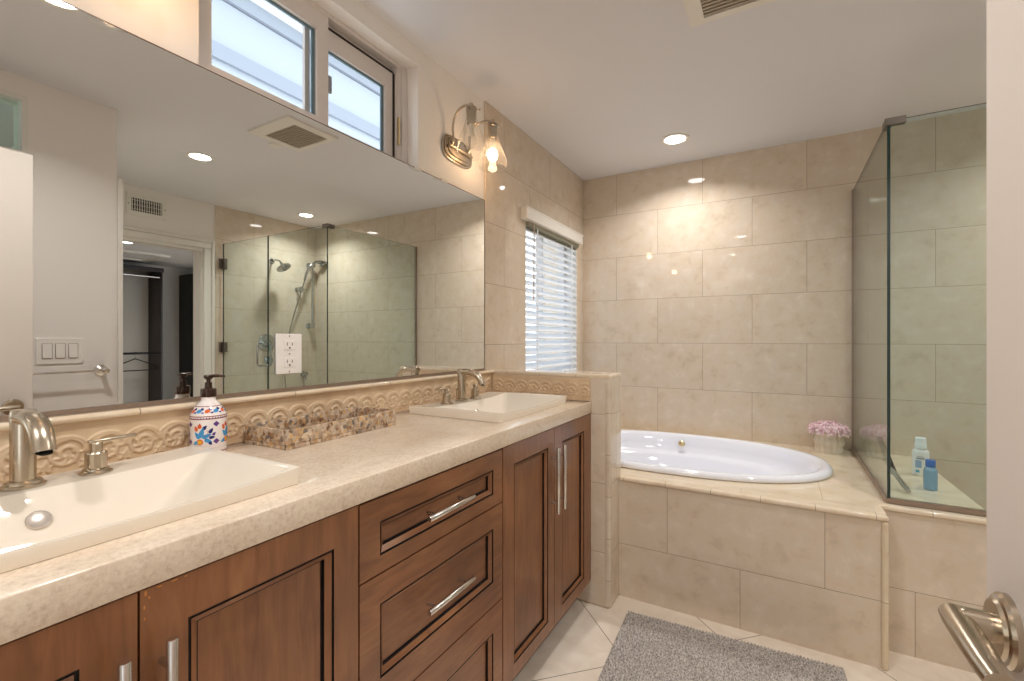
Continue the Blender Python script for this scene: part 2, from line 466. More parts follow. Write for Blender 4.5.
# unseen bedroom added to dim the doorway's reflection, sides left open for daylight
M_bed = plain('bedroom wall paint', lin(206, 200, 192), rough=.8)
struct(weld(slab('y', -4.4, -4.3, [-2.6, 2.6], [0, 2.6]).build('wall_bedroom', M_bed)))
struct(weld(slab('z', 2.5, 2.6, [-2.6, 2.6], [-4.3, YS-.1]).build('ceiling_bedroom', M_bed)))
struct(weld(slab('z', -.1, 0, [-2.6, 2.6], [-4.3, YS-.1]).build('floor_bedroom', plain('bedroom floor', lin(170, 150, 130), rough=.6))))
# partition between vanity and tub, with rounded tile corner
pw = slab('y', YP0, YP1, [XT, XPE], [0, 1.026]).build('wall_partition', M_pony, bevel=.012, bseg=3); weld(pw); struct(pw)

# closet beyond the right wall
struct(weld(slab('x', 6.14, 6.26, [.8, 5.1], [0, ZC]).build('wall_closet_end', plain('closet paint', lin(205, 200, 192), rough=.7))))
struct(weld(slab('y', .8, .92, [XR+.124, 6.14], [0, ZC]).build('wall_closet_near', M_paint)))
struct(weld(slab('y', 5.0, 5.12, [XR+.124, 6.14], [0, ZC]).build('wall_closet_far', M_paint)))
hatch = srt('trim_3', (5.4, 3.0, ZC))
slab('z', ZC-.03, ZC, [4.95, 5.02, 5.62, 5.69], [2.4, 2.47, 3.20, 3.27], lambda i, j: i == 1 and j == 1).build('frame', M_trim, hatch)
MB().box(5.02, 5.62, 2.47, 3.20, ZC-.012, ZC-.001).build('panel', M_ceil, hatch)

# closet organiser: espresso uprights, shelves, rods
def X6(u): return u
cz = thing('closet_upright', 'tall espresso closet upright seen in the mirror with the rail on it', 'closet panel', (5.95, 3.55, 0), 'espresso closet uprights')
MB().box(5.72, 6.135, my(2.762), my(2.762)+.024, 0, 2.25).build('panel', M_darkwood, cz, bevel=.003)
MB().tube([(5.74, my(2.762)-.002, .979), (5.90, my(2.762)-.002, .979)], .012).build('rail_bracket', M_steel, cz, smooth=True)
cz = thing('closet_cabinet', 'dark espresso closet bay seen in the mirror beside the door casing', 'closet cabinet', (5.9, my(3.3), 0))
MB().box(6.05, 6.135, my(3.11), my(3.9), 0, 2.25).build('back_panel', M_black, cz)
MB().box(5.6, 6.05, my(3.10), my(3.12), 0, 2.25).build('side_panel', M_black, cz)
MB().box(5.6, 6.05, my(3.12), my(3.9), 2.22, 2.25).build('top_panel', M_darkwood, cz)
MB().tube([(5.8, my(3.13), 2.17), (5.8, my(3.9), 2.17)], .016).build('hanging_rod', M_steel, cz, smooth=True)
MB().tube([(5.8, my(3.13), .80), (5.8, my(3.9), .80)], .016).build('hanging_rod', M_steel, cz, smooth=True)
cs = thing('closet_shelf', 'dark top shelf of the closet seen in the mirror with a rod beneath', 'shelf', (5.9, 3.0, 2.2))
MB().box(5.62, 6.135, my(1.9), my(2.76), 2.205, 2.27).build('board', M_darkwood, cs)
MB().tube([(5.75, my(1.9), 2.14), (5.75, my(2.755), 2.14)], .016).build('hanging_rod', M_steel, cs, smooth=True)
rl = thing('closet_rail', 'black lower hanging rail in the closet seen in the mirror', 'rail', (5.75, 3.0, .98))
MB().tube([(5.72, my(1.9), .979), (5.72, my(2.758), .979)], .016).build('rod', M_black, rl, smooth=True)
hg = thing('clothes_hanger', 'black clothes hanger on the lower closet rail seen in the mirror', 'hanger', (5.72, my(2.5), .8))
hy = my(2.5)
mb = MB()
hp = [(5.72, hy, .965), (5.72, hy, .90), (5.72, hy+.06, .875), (5.72, hy+.26, .79), (5.72, hy+.285, .75), (5.72, hy+.26, .725), (5.72, hy, .725), (5.72, hy-.26, .725), (5.72, hy-.285, .75), (5.72, hy-.26, .79), (5.72, hy-.06, .875), (5.72, hy, .90)]
mb.tube(hp[1:], .008, seg=8, closed=False)
mb.build('frame', M_black, hg, smooth=True)
MB().tube([(5.72, hy, .90), (5.72, hy, .945), (5.72, hy-.02, .965), (5.72, hy-.018, .995), (5.72, hy+.006, 1.003), (5.72, hy+.02, .99)], .004, seg=8).build('hook', M_steel, hg, smooth=True)

# casing round the closet opening (trim)
cas = srt('trim_1', (XR, OP[1], 0))
CX0 = XR+.004
def casing_strip(y0, y1, z0, z1, nm):
    mb = MB(); mb.box(CX0-.016, CX0, y0, y1, z0, z1); mb.build(nm, M_trim, cas, bevel=.004)
casing_strip(OP[1]+.004, my(1.763)-.0225, 0, 1.977, 'side_casing')
casing_strip(1.052, my(1.763)-.0225, 1.978, 2.027, 'head_casing')
mb = MB(); mb.box(CX0-.024, CX0, my(1.763)-.022, my(1.763), 0, 2.05); mb.box(CX0-.024, CX0, 1.052, my(1.763)-.0225, 2.028, 2.05); mb.build('outer_bead', M_trim, cas, bevel=.004)
mb = MB(); mb.box(CX0-.021, CX0-.0165, OP[1]+.004, OP[1]+.018, 0, 1.975); mb.build('inner_bead', M_trim, cas, bevel=.002)
MB().box(CX0+.001, CX0+.118, OP[1]-.018, OP[1]-.001, 0, OP[2]-.001).build('jamb', M_trim, cas)
MB().box(CX0+.001, CX0+.118, 1.052, OP[1]-.018, OP[2]-.02, OP[2]-.002).build('head_jamb', M_trim, cas)
# corner trim on the end of the short wall
ct = srt('trim_2', (XW, 1.05, 0))
MB().box(XW-.012, XW+.03, 1.051, 1.072, 0, 2.02).build('corner_casing', M_trim, ct, bevel=.003)

# ------------------------------------------------------------------ high interior window in the short wall
w3 = srt('window_3', (XW, .5, 2.15))
slab('x', XW-.006, XW+.03, [WI[0]-.02, WI[0]+.002, WI[1]-.002, WI[1]+.018], [WI[2]-.02, WI[2]+.002, WI[3]-.002, WI[3]+.018], lambda i, j: i == 1 and j == 1).build('frame', M_trim, w3)
M_frost = thin_glass('pale green glass', (.88, .98, .93, 1))
MB().box(XW+.05, XW+.058, WI[0], WI[1], WI[2], WI[3]).build('pane', M_frost, w3)

# ------------------------------------------------------------------ high slider window over the mirror
w1 = srt('window_1', (XP-.07, 1.0, 2.1))
XF = -1.332
y0, y1, z0, z1 = W1
slab('x', XF-.05, XF-.002, [y0+.001, y0+.035, y1-.054, y1-.001], [z0+.001, z0+.022, z1-.010, z1-.001], lambda i, j: i == 1 and j == 1).build('frame', M_vinyl, w1, bevel=.002)
mb = MB()   # raised track lines of the frame head and jamb
mb.box(XF-.002, XF+.006, y0+.001, y1-.03, z1-.016, z1-.001); mb.box(XF-.002, XF+.006, y1-.03, y1-.001, z0, z1-.001)
mb.box(XF-.045, XF-.030, 1.053, y1-.055, 2.2665, z1-.0105)
mb.build('track', M_vinyl, w1, bevel=.001)
def sash(nm, ya, yb, za, zb, ga, gb, gza, gzb, xf, dep):
    s = slab('x', xf-dep, xf, [ya, ga, gb, yb], [za, gza, gzb, zb], lambda i, j: i == 1 and j == 1).build(nm, M_vinyl, w1, bevel=.0015)
    g = MB(); g.box(xf-dep+.006, xf-dep+.012, ga, gb, gza, gzb); g.build('pane', M_pane, s)
    l = slab('x', xf-dep+.012, xf-dep+.018, [ga, ga+.006, gb-.012, gb], [gza, gza+.005, gzb-.008, gzb], lambda i, j: i == 1 and j == 1).build('glazing_bead', plain('grey spacer', lin(104, 128, 138), rough=.5), s)
    return s
sash('sash', y0+.028, 1.052, z0+.022, 2.292, .678, 1.008, 1.932, 2.224, XF+.004, .03)
sash('sash', 1.03, 1.376, z0+.026, 2.262, 1.06, 1.336, 1.930, 2.196, XF-.018, .028)
MB().box(XF-.040, XF-.012, 1.3765, 1.382, z0+.03, 2.262).build('gap_shade', M_slot, w1)  # dark strips stand in for the shaded gaps round the sashes
MB().box(XF-.040, XF-.012, 1.053, 1.376, 2.2625, 2.266).build('gap_shade', M_slot, w1)
MB().box(XF-.020, XF+.0035, y0+.03, 1.052, 2.2925, 2.2955).build('gap_shade', M_slot, w1)
MB().box(XF-.040, XF-.028, .985, 1.004, z0+.05, z1-.06).build('screen_rail', M_vinyl, w1)
lt = MB().box(XF-.019, XF-.007, 1.052, 1.078, 2.04, 2.10).build('latch', plain('grey latch', lin(150, 150, 158), rough=.4), w1, bevel=.005, bseg=3)
MB().box(XF+.001, XF+.008, y1-.052, y1-.044, 1.975, 2.085).build('latch_keeper', M_brass, w1)
struct(weld(slab('x', XP, XP+.002, [W1[0]-.001, W1[0]+.0005], [W1[2], W1[3]]).build('trim_4', M_vinyl)))

# house outside seen through the high window
nb = thing('neighbouring_house', 'pale house wall with grey trim bands outside the high window', 'building', (-3.9, 3, 0))
M_stucco = plain('pale stucco', lin(172, 178, 186), rough=.9)
M_band = plain('grey trim board', lin(146, 152, 162), rough=.8)
MB().box(-4.0, -3.62, -1.5, 5.0, 0, 4.6).build('wall', M_stucco, nb)
mb = MB(); mb.box(-3.62, -3.59, -1.5, 5.0, 3.27, 3.385); mb.build('trim_band', M_band, nb)
mb = MB(); mb.box(-3.62, -3.60, -1.5, 5.0, 3.735, 3.75); mb.build('siding_joint', plain('dark grey joint', lin(125, 130, 140), rough=.9), nb)  # thin strip in a darker grey than the wall
mb = MB(); mb.box(-3.62, -3.40, -1.5, 5.0, 3.88, 4.02); mb.build('fascia', M_band, nb)

# ------------------------------------------------------------------ tub window and blind
w2 = srt('window_2', (XT-.1, 2.73, 1.4))
y0, y1, z0, z1 = W2
slab('x', XT-.13, XT-.085, [y0+.001, y0+.04, (y0+y1)/2-.012, (y0+y1)/2+.012, y1-.04, y1-.001], [z0+.001, z0+.04, z1-.04, z1-.001], lambda i, j: i in (1, 3) and j == 1).build('frame', M_vinyl, w2, bevel=.002)
mb = MB(); mb.box(XT-.0845, XT-.003, y1-.006, y1-.0005, z0+.001, z1-.001); mb.box(XT-.0845, XT-.003, y0+.0005, y0+.006, z0+.001, z1-.001); mb.box(XT-.0845, XT-.003, y0+.006, y1-.006, z1-.006, z1-.001); mb.box(XT-.0845, XT-.003, y0+.006, y1-.006, z0+.001, z0+.006)
mb.build('jamb_liner', M_trim, w2)
MB().box(XT-.112, XT-.106, y0+.04, y1-.04, z0+.04, z1-.04).build('pane', M_pane, w2)
bl = thing('window_blind', 'white horizontal slat blind over the window beside the tub', 'blind', (XT, 2.73, 1.4))
M_slat = plain('white faux wood slat', lin(236, 240, 245), rough=.3)
mb = MB()
mb.prism([(XT, 2.282), (XT+.040, 2.282), (XT+.044, 2.286), (XT+.044, 3.125), (XT+.040, 3.129), (XT, 3.129)], 1.868, 1.937)
mb.box(XT, XT+.047, 2.278, 3.133, 1.926, 1.937)
mb.build('valance', M_trim, bl, bevel=.003)
MB().box(XT-.042, XT+.018, 2.352, 3.118, 1.846, 1.886).build('headrail', plain('olive grey headrail', lin(150, 148, 128), rough=.4), bl, bevel=.002)
pitch = .0445
for i in range(21):
    zc = 1.832-i*pitch
    if zc < .965: break
    mb = MB()
    R = math.radians(44)
    pts = []
    for k in range(7):
        t = (k/6-.5)*.050; bow = .0025*(1-(2*k/6-1)**2)
        pts.append((t*math.cos(R)-bow*math.sin(R), -t*math.sin(R)*-1*-1+bow*math.cos(R)))
    ycut = 2.350, 3.118
    v = []; f = []
    for yy in ycut:
        for dx, dz in pts: v.append((XT-.014+dx, yy, zc+dz+.0015))
        for dx, dz in reversed(pts): v.append((XT-.014+dx, yy, zc+dz-.0015))
    n = 14
    f = [tuple(range(n))[::-1], tuple(range(n, 2*n))]+[(k, (k+1) % n, n+(k+1) % n, n+k) for k in range(n)]
    mb.add(v, f); mb.build('slat', M_slat, bl, smooth=True, angle=50)
MB().box(XT-.038, XT+.008, 2.352, 3.118, .935, .955).build('bottom_rail', M_slat, bl, bevel=.003)
for yy in (2.47, 3.0):
    MB().box(XT+.0125, XT+.0145, yy-.006, yy+.006, .95, 1.85).build('ladder_tape', M_slat, bl)
wd = MB().tube([(XT+.026, 2.40, 1.862), (XT+.026, 2.395, 1.42)], .0035, seg=8).build('tilt_wand', plain('wand', lin(196, 176, 152), rough=.4), bl, smooth=True)

# ------------------------------------------------------------------ partition top, bullnose and relief backsplash
cap = srt('trim_5', (XPE, YP0, 1.02))
mb = MB(); mb.box(XT+.001, XPE+.0008, YP0-.001, YP1+.001, 1.012, 1.034)
mb.build('partition_cap', M_ledge, cap, bevel=.009, bseg=4)

MB().box(XPE-.030, XPE+.0006, YP0-.0008, YP0+.030, .002, 1.0115).build('corner_bullnose', tile_mat('partition bullnose tile', 'X', 5, STONE, wid=9, row=.185, v0=.864-.185*5), cap, bevel=.012, bseg=4)
# carved scroll relief
def scroll_lines(n, pitch):
    """polylines (s,t,weight) of a running scroll border, one unit per pitch"""
    L = []
    for i in range(n):
        c = (i+.5)*pitch; up = 1
        ct = .044
        pts = []
        for k in range(60):   # spiral
            a = k/59*2.35*math.pi*1.25; r = .0285*(1-k/59*.78)
            pts.append((c+r*math.cos(a+math.pi*.5*(1 if up > 0 else -1)), ct+up*r*math.sin(a+math.pi*.5*(1 if up > 0 else -1))))
        L.append((pts, .0042))
        # arch above joining the next
        arc = [(c+.036*math.cos(math.pi*(1-k/24)), ct+up*(.002+.032*math.sin(math.pi*(1-k/24)))) for k in range(25)]
        L.append((arc, .0036))
        for q in range(5):    # leaf lobes
            a = -math.pi*.1+q*math.pi*.30
            r0, r1 = .012, .023
            L.append(([(c+r0*math.cos(a), ct-up*r0*math.sin(a)), (c+r1*math.cos(a+.3), ct-up*r1*math.sin(a+.3))], .0034))
        for q in range(6):
            a = 2*math.pi*q/6+.4
            L.append(([(c+pitch*.5+.005*math.cos(a), ct-up*.024+.005*math.sin(a)), (c+pitch*.5+.011*math.cos(a), ct-up*.024+.011*math.sin(a))], .0028))
        L.append(([(c+.030*math.cos(a_), ct+.030*math.sin(a_)*up) for a_ in [k*.22+.3 for k in range(12)]], .0026))
        for q in range(3):
            a = math.pi*(.25+.25*q)
            L.append(([(c+pitch*.5+.004*math.cos(a), ct-up*(.010+.004*q)), (c+pitch*.5+.013*math.cos(a), ct-up*(.022+.006*math.sin(a)))], .003))
    return L
def relief(length, height, nu):
    du = .0016
    S = np.arange(0, length+du, du); T = np.linspace(0, height, int(height/du)+1)
    SS, TT = np.meshgrid(S, T, indexing='ij')
    H = np.zeros_like(SS)
    for pts, wgt in scroll_lines(int(length/nu)+1, nu):
        for (a0, b0), (a1, b1) in zip(pts[:-1], pts[1:]):
            i0 = max(0, int((min(a0, a1)-.008)/du)); i1 = min(len(S), int((max(a0, a1)+.008)/du)+2)
            if i1 <= i0: continue
            s_ = SS[i0:i1]; t_ = TT[i0:i1]
            dx, dy = a1-a0, b1-b0; L2 = dx*dx+dy*dy+1e-12
            q = np.clip(((s_-a0)*dx+(t_-b0)*dy)/L2, 0, 1)
            d = np.sqrt((s_-a0-q*dx)**2+(t_-b0-q*dy)**2)
            h = np.sqrt(np.clip(1-(d/wgt)**2, 0, 1))*.0034
            H[i0:i1] = np.maximum(H[i0:i1], h)
    return S, T, H
def relief_mesh(name, S, T, H, fn, parent):
    mb = MB(); ns, nt_ = len(S), len(T)
    mb.v = [fn(S[i], T[j], H[i, j]) for i in range(ns) for j in range(nt_)]
    mb.f = [(i*nt_+j, (i+1)*nt_+j, (i+1)*nt_+j+1, i*nt_+j+1) for i in range(ns-1) for j in range(nt_-1)]
    mb.m = [0]*len(mb.f)
    # closed back
    o = len(mb.v); a, b = S[0], S[-1]; c, d = T[0], T[-1]
    return mb
ZK = .912     # counter top
bs = thing('backsplash', 'carved travertine scroll backsplash with pale ledge along the mirror wall', 'backsplash', (XL, .8, ZK))
BX = XL+.012
S, T, H = relief(1.978+.1298-.0125, .106, .0655)
mb = relief_mesh('r', S, T, H, lambda s_, t_, h_: (BX+h_, -.1298+s_, ZK+.002+t_), bs)
mb.build('relief_tile', M_relief, bs, smooth=True, angle=80)
MB().box(XL+.0, BX-.0005, -.12, YP0-.0005, ZK+.001, ZK+.108).build('backing', M_relief, bs)
MB().box(XL-.005, XL+.026, -.12, YP0-.001, ZK+.1085, 1.036).build('ledge', M_ledgeY, bs, bevel=.008, bseg=4)
bs2 = thing('backsplash', 'carved scroll band on the low partition beside the far sink', 'backsplash', (-1.0, YP0, ZK))
S, T, H = relief(.515, .100, .0655)
mb = relief_mesh('r', S, T, H, lambda s_, t_, h_: (XL+.0165+s_, YP0-.010-h_, ZK+.002+t_), bs2)
mb.build('relief_tile', M_relief, bs2, smooth=True, angle=80)
MB().box(XL+.0165, XL+.532, YP0-.0098, YP0-.0005, ZK+.001, ZK+.102).build('backing', M_relief, bs2)

# ------------------------------------------------------------------ mirror
mr = thing('wall_mirror', 'large frameless wall mirror over the vanity', 'mirror', (XL, .8, 1.047))
mb = MB(); mb.box(XL-.0052, XL, -.9, 1.918, 1.047, 1.878); mb.build('glass', M_mirror, mr)
MB().box(XL-.0055, XL+.004, -.9, 1.9185, 1.0365, 1.0468).build('bottom_channel', M_nickel_d, mr)
for yy in (1.43, 1.60):
    MB().box(XL-.005, XL+.004, yy-.02, yy+.02, 1.874, 1.886).build('clip', plain('clear clip', lin(230, 225, 215), rough=.2), mr, bevel=.002)
mb = MB(); mb.box(XL-.0054, XL+.0006, -.9, 1.918, 1.878, 1.8805); mb.box(XL-.0054, XL+.0006, 1.918, 1.9212, 1.047, 1.8805); mb.build('edge', plain('mirror edge', lin(96, 70, 52), rough=.3), mr)

# outlet on the mirror
ol = thing('outlet', 'white two socket outlet plate mounted on the mirror', 'outlet', (XL, .86, 1.148))
oy0, oy1, oz0, oz1 = .818, .902, 1.088, 1.207
MB().box(XL+.0005, XL+.006, oy0, oy1, oz0, oz1).build('plate', M_plate, ol, bevel=.0025)
for zc in (1.173, 1.122):
    s_ = MB().box(XL+.006, XL+.0078, .860-.017, .860+.017, zc-.014, zc+.014).build('socket', M_plate, ol, bevel=.004, bseg=3)
    mb = MB(); mb.box(XL+.0078, XL+.0081, .851, .853, zc-.001, zc+.008); mb.box(XL+.0078, XL+.0081, .867, .869, zc-.001, zc+.007)
    mb.lathe([(.0028, 0), (.0028, .0003)], (XL+.0078, .860, zc-.008), (1, 0, 0), 12); mb.build('slot', M_slot, s_)
for zc in (1.200, 1.1475, 1.095):
    MB().lathe([(.0024, 0), (.002, .0012)], (XL+.006, .86, zc), (1, 0, 0), 12).build('screw', M_steel, ol, smooth=True)

# ------------------------------------------------------------------ vanity cabinets
XFACE = -.728         # door front plane
KF = XFACE/mx(-.79)
def cy(v): return my(v)*KF
def cz_(v): return 1.191-(1.191-v)*KF
def framed_panel(name, y0, y1, z0, z1, py0, py1, pz0, pz1, parent, horizontal):
    """door or drawer front with a stepped recessed panel, facing +X"""
    mb = MB(); xf = XFACE; xb = XFACE-.020
    g = .0046
    q_ = .0150
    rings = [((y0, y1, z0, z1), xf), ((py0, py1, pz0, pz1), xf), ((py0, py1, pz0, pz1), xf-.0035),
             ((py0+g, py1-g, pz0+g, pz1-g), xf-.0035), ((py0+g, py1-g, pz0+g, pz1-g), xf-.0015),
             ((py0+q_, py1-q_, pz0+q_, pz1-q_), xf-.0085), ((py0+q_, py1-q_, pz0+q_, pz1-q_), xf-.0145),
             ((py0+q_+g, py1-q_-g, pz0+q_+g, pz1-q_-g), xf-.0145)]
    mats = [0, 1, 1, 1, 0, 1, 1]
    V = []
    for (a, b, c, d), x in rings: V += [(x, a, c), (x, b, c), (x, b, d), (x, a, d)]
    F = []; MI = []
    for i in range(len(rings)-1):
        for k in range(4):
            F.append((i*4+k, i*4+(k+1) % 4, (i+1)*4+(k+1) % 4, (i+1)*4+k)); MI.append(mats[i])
    e = (len(rings)-1)*4
    F.append((e, e+1, e+2, e+3)); MI.append(0)
    o = len(V); V += [(xb, y0, z0), (xb, y1, z0), (xb, y1, z1), (xb, y0, z1)]
    for k in range(4): F.append((k, (k+1) % 4, o+(k+1) % 4, o+k)); MI.append(0)
    F.append((o, o+3, o+2, o+1)); MI.append(0)
    mb.v = V; mb.f = F; mb.m = MI
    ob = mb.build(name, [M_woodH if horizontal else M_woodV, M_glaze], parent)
    return ob
def pull(parent, p0, p1, name='handle'):
    """bar pull between p0 and p1 standing off the face"""
    p0, p1 = Vector(p0), Vector(p1); d = (p1-p0).normalized(); mb = MB()
    mb.tube([p0, p0+d*.001, p1-d*.001, p1], [.0062, .0070, .0070, .0062], seg=16)
    L = (p1-p0).length
    for q in (.16, .84):
        c = p0+d*L*q
        mb.tube([(XFACE-.0005, c.y, c.z), (c.x-.004, c.y, c.z)], .0045, seg=12)
    return mb.build(name, M_steel, parent, smooth=True)
XH = XFACE+.030
def cabinet(name, label, ya, yb):
    t = thing(name, label, 'cabinet', ((XL+XFACE)/2, (ya+yb)/2, 0))
    mb = MB(); mb.box(XL+.002, XFACE-.0215, ya+.001, ya+.018, .112, .858); mb.box(XL+.002, XFACE-.0215, yb-.018, yb-.001, .112, .858)
    mb.box(XL+.002, XFACE-.0215, ya+.018, yb-.018, .112, .130); mb.box(XL+.002, XL+.014, ya+.018, yb-.018, .130, .84)
    mb.build('carcass', M_woodV, t)
    MB().box(XL+.002, XFACE-.075, ya+.001, yb-.001, 0.0, .1115).build('toe_kick', M_darkwood, t)
    return t
def door(t, y0, y1, handle_y, py0=None, py1=None):
    d = framed_panel('door', y0, y1, .113, .8585, py0 or y0+.055, py1 or y1-.058, cz_(.134), cz_(.785), t, False)
    pull(d, (XH, handle_y*.979, .552), (XH, handle_y*.979, .793))
    return d
c1 = cabinet('sink_cabinet', 'cherry vanity cabinet under the near sink with two panelled doors', cy(-.072), cy(.5285))
door(c1, cy(-.070), cy(.228), my(.2075))
door(c1, cy(.2305), cy(.527), my(.2495), py0=cy(.277), py1=cy(.480))
wc = MB()
for yy, zz, a_, b_ in [(.006, .853, .0016, .0040), (.010, .846, .0012, .0020), (.022, .8555, .0035, .0012), (.040, .8560, .0045, .0014), (.054, .8555, .0022, .0010), (.0045, .835, .0012, .0030), (.005, .820, .0010, .0022)]:
    Y0 = cy(.2305)+yy
    wc.add([(XFACE+.0003, Y0+a_*math.cos(q)*(1+.3*math.sin(3*q)), zz+b_*math.sin(q)) for q in [k*math.pi/4 for k in range(8)]], [tuple(range(8))])
wc.build('worn_chips', plain('bare wood chip', lin(196, 128, 66), rough=.6), [c for c in c1.children if c.name.startswith('door')][-1])
c2 = cabinet('drawer_cabinet', 'cherry vanity drawer unit with three panelled drawers between the sinks', cy(.5285), cy(.982))
for (z0, z1, pa, pb, hz) in [(.686, .848, .723, .797, .766), (.387, .682, .457, .619, .545), (.087, .383, .140, .305, .235)]:
    d = framed_panel('drawer', cy(.5305), cy(.980), cz_(z0), cz_(z1), cy(.575), cy(.938), cz_(pa), cz_(pb), c2, True)
    pull(d, (XH, my(.673)*.979, 1.191-(1.191-hz)*.979), (XH, my(.820)*.979, 1.191-(1.191-hz)*.979))
c3 = cabinet('sink_cabinet', 'cherry vanity cabinet under the far sink beside the tiled partition', cy(.982), 1.9735)
door(c3, cy(.984), cy(1.285), my(1.2587), py0=cy(1.039), py1=cy(1.243))
door(c3, cy(1.288), 1.952, my(1.3065), py0=cy(1.346), py1=cy(1.536))
MB().box(XFACE-.021, XFACE-.002, 1.9535, 1.9735, .113, .858).build('filler_strip', M_woodV, c3)

# ------------------------------------------------------------------ countertop with two sink openings
CF = mx(-.769)
S1 = (my(.015), my(.450)); S2 = (my(1.038), my(1.474))
SX0, SX1 = mx(-1.268), mx(-.846)
ins = .045
ys = [-.12, S1[0]+ins, S1[1]-ins, S2[0]+ins, S2[1]-ins, YP0-.0005]
ct = thing('countertop', 'cream speckled stone vanity countertop with a thick front edge', 'countertop', (XL, .9, ZK))
o = weld(slab('z', ZK-.052, ZK, [XL+.0005, SX0+.03, SX1-.03, CF], ys, lambda i, j: i == 1 and j in (1, 3)).build('slab', M_counter, ct, bevel=.003))
chip = MB(); chip.prismM([(0, -.002), (.012, .004), (.022, .0075), (.014, .0055), (.017, .001), (.006, -.003)], .0004, Matrix.Translation((CF+.0001, my(.088), ZK-.030)) @ Matrix(((0, 0, 1, 0), (1, 0, 0, 0), (0, 1, 0, 0), (0, 0, 0, 1))))
chip.build('chip_mark', plain('brown chip', lin(112, 84, 52), rough=.6), ct)

# ------------------------------------------------------------------ sinks
def make_sink(label, yc):
    hx = (SX1-SX0)/2; hy = (S1[1]-S1[0])/2; xc = (SX0+SX1)/2
    t = thing('sink', label, 'sink', (xc, yc, ZK), 'white rectangular drop in sinks')
    nx, ny = 81, 101
    def top(u, v):       # u,v in -1..1 ; u: wall(-1) to front(+1)
        x = u*hx; y = v*hy
        rim = .934+.012*abs(v)**2.5*(1-.45*max(0, -u))
        ub, uf = -.50, .955
        h1 = (u-ub)*hx*1.25            # steep slope below the tap ledge
        h2 = (uf-u)*hx*1.6             # front slope
        h3 = (.965-abs(v))*hy*.62      # long side slopes
        k = 170
        hs = [h1, h2, h3, .088]
        dep = -math.log(sum(math.exp(-k*max(-.05, q)) for q in hs))/k
        dep = math.log(1+math.exp(k*2.2*dep))/(k*2.2)-.0018
        return rim-max(0, dep)
    V = []; F = []
    for i in range(nx):
        for j in range(ny):
            u = -1+2*i/(nx-1); v = -1+2*j/(ny-1)
            u = math.copysign(1-(1-abs(u))**1.15, u); v = math.copysign(1-(1-abs(v))**1.15, v)
            V.append((xc+u*hx, yc+v*hy, top(u, v)))
    F = [(i*ny+j, (i+1)*ny+j, (i+1)*ny+j+1, i*ny+j+1) for i in range(nx-1) for j in range(ny-1)]
    # outer skirt and underside
    ring = [i*ny for i in range(nx)]+[(nx-1)*ny+j for j in range(1, ny)]+[i*ny+ny-1 for i in range(nx-2, -1, -1)]+[j for j in range(ny-2, 0, -1)]
    b0 = len(V)
    for k in ring:
        x, y, z = V[k]; V.append((xc+(x-xc)*1.004, yc+(y-yc)*1.004, z-.004))
    b1 = len(V)
    for k in ring:
        x, y, z = V[k]; V.append((xc+(x-xc)*.992, yc+(y-yc)*.992, ZK+.0008))
    b2 = len(V)
    for k in ring:
        x, y, z = V[k]; V.append((xc+(x-xc)*.82, yc+(y-yc)*.80, ZK+.0008))
    b3 = len(V)
    for k in ring:
        x, y, z = V[k]; V.append((xc+(x-xc)*.74, yc+(y-yc)*.74, ZK-.030))
    b4 = len(V)
    for k in ring:
        x, y, z = V[k]; V.append((xc+(x-xc)*.4, yc+(y-yc)*.4, ZK-.115))
    n = len(ring)
    for k in range(n): F.append((ring[k], ring[(k+1) % n], b0+(k+1) % n, b0+k))
    for s0, s1 in ((b0, b1), (b1, b2), (b2, b3), (b3, b4)):
        for k in range(n): F.append((s0+k, s0+(k+1) % n, s1+(k+1) % n, s1+k))
    F.append(tuple(range(b4, b4+n)))
    mb = MB(); mb.v = V; mb.f = F; mb.m = [0]*len(F)
    basin = mb.build('basin', M_porc, t, smooth=True, angle=35)
    # overflow cap on the slope under the tap
    uo = -.32; zo = top(uo, 0); du = .02
    nrm = Vector((-(top(uo+du, 0)-top(uo-du, 0))/(2*du*hx), 0, 1)).normalized()
    cpos = Vector((xc+uo*hx, yc-.020, zo))
    MB().lathe([(.0165, .0), (.0168, .002), (.0150, .0045), (.008, .0058), (.0, .006)], cpos-nrm*.0005, nrm, 28, capt=False).build('overflow_cap', plain('satin overflow', lin(206, 196, 186), rough=.2, metal=.6), t, smooth=True)
    zd = top(.25, 0)
    MB().lathe([(.024, 0), (.024, .003), (.018, .0045), (.0, .005)], (xc+.25*hx, yc, zd-.0005), (0, 0, 1), 28, capt=False).build('drain', M_nickel, t, smooth=True)
    return t, top(-.80, 0)-.0005, top(-.80, .36)-.0005
s1, zt, zh = make_sink('white drop in sink nearest the camera at the left edge', (S1[0]+S1[1])/2)
s2 = copy_tree(s1); s2.location.y = (S2[0]+S2[1])/2; s2['label'] = 'white drop in sink at the far end beside the partition'

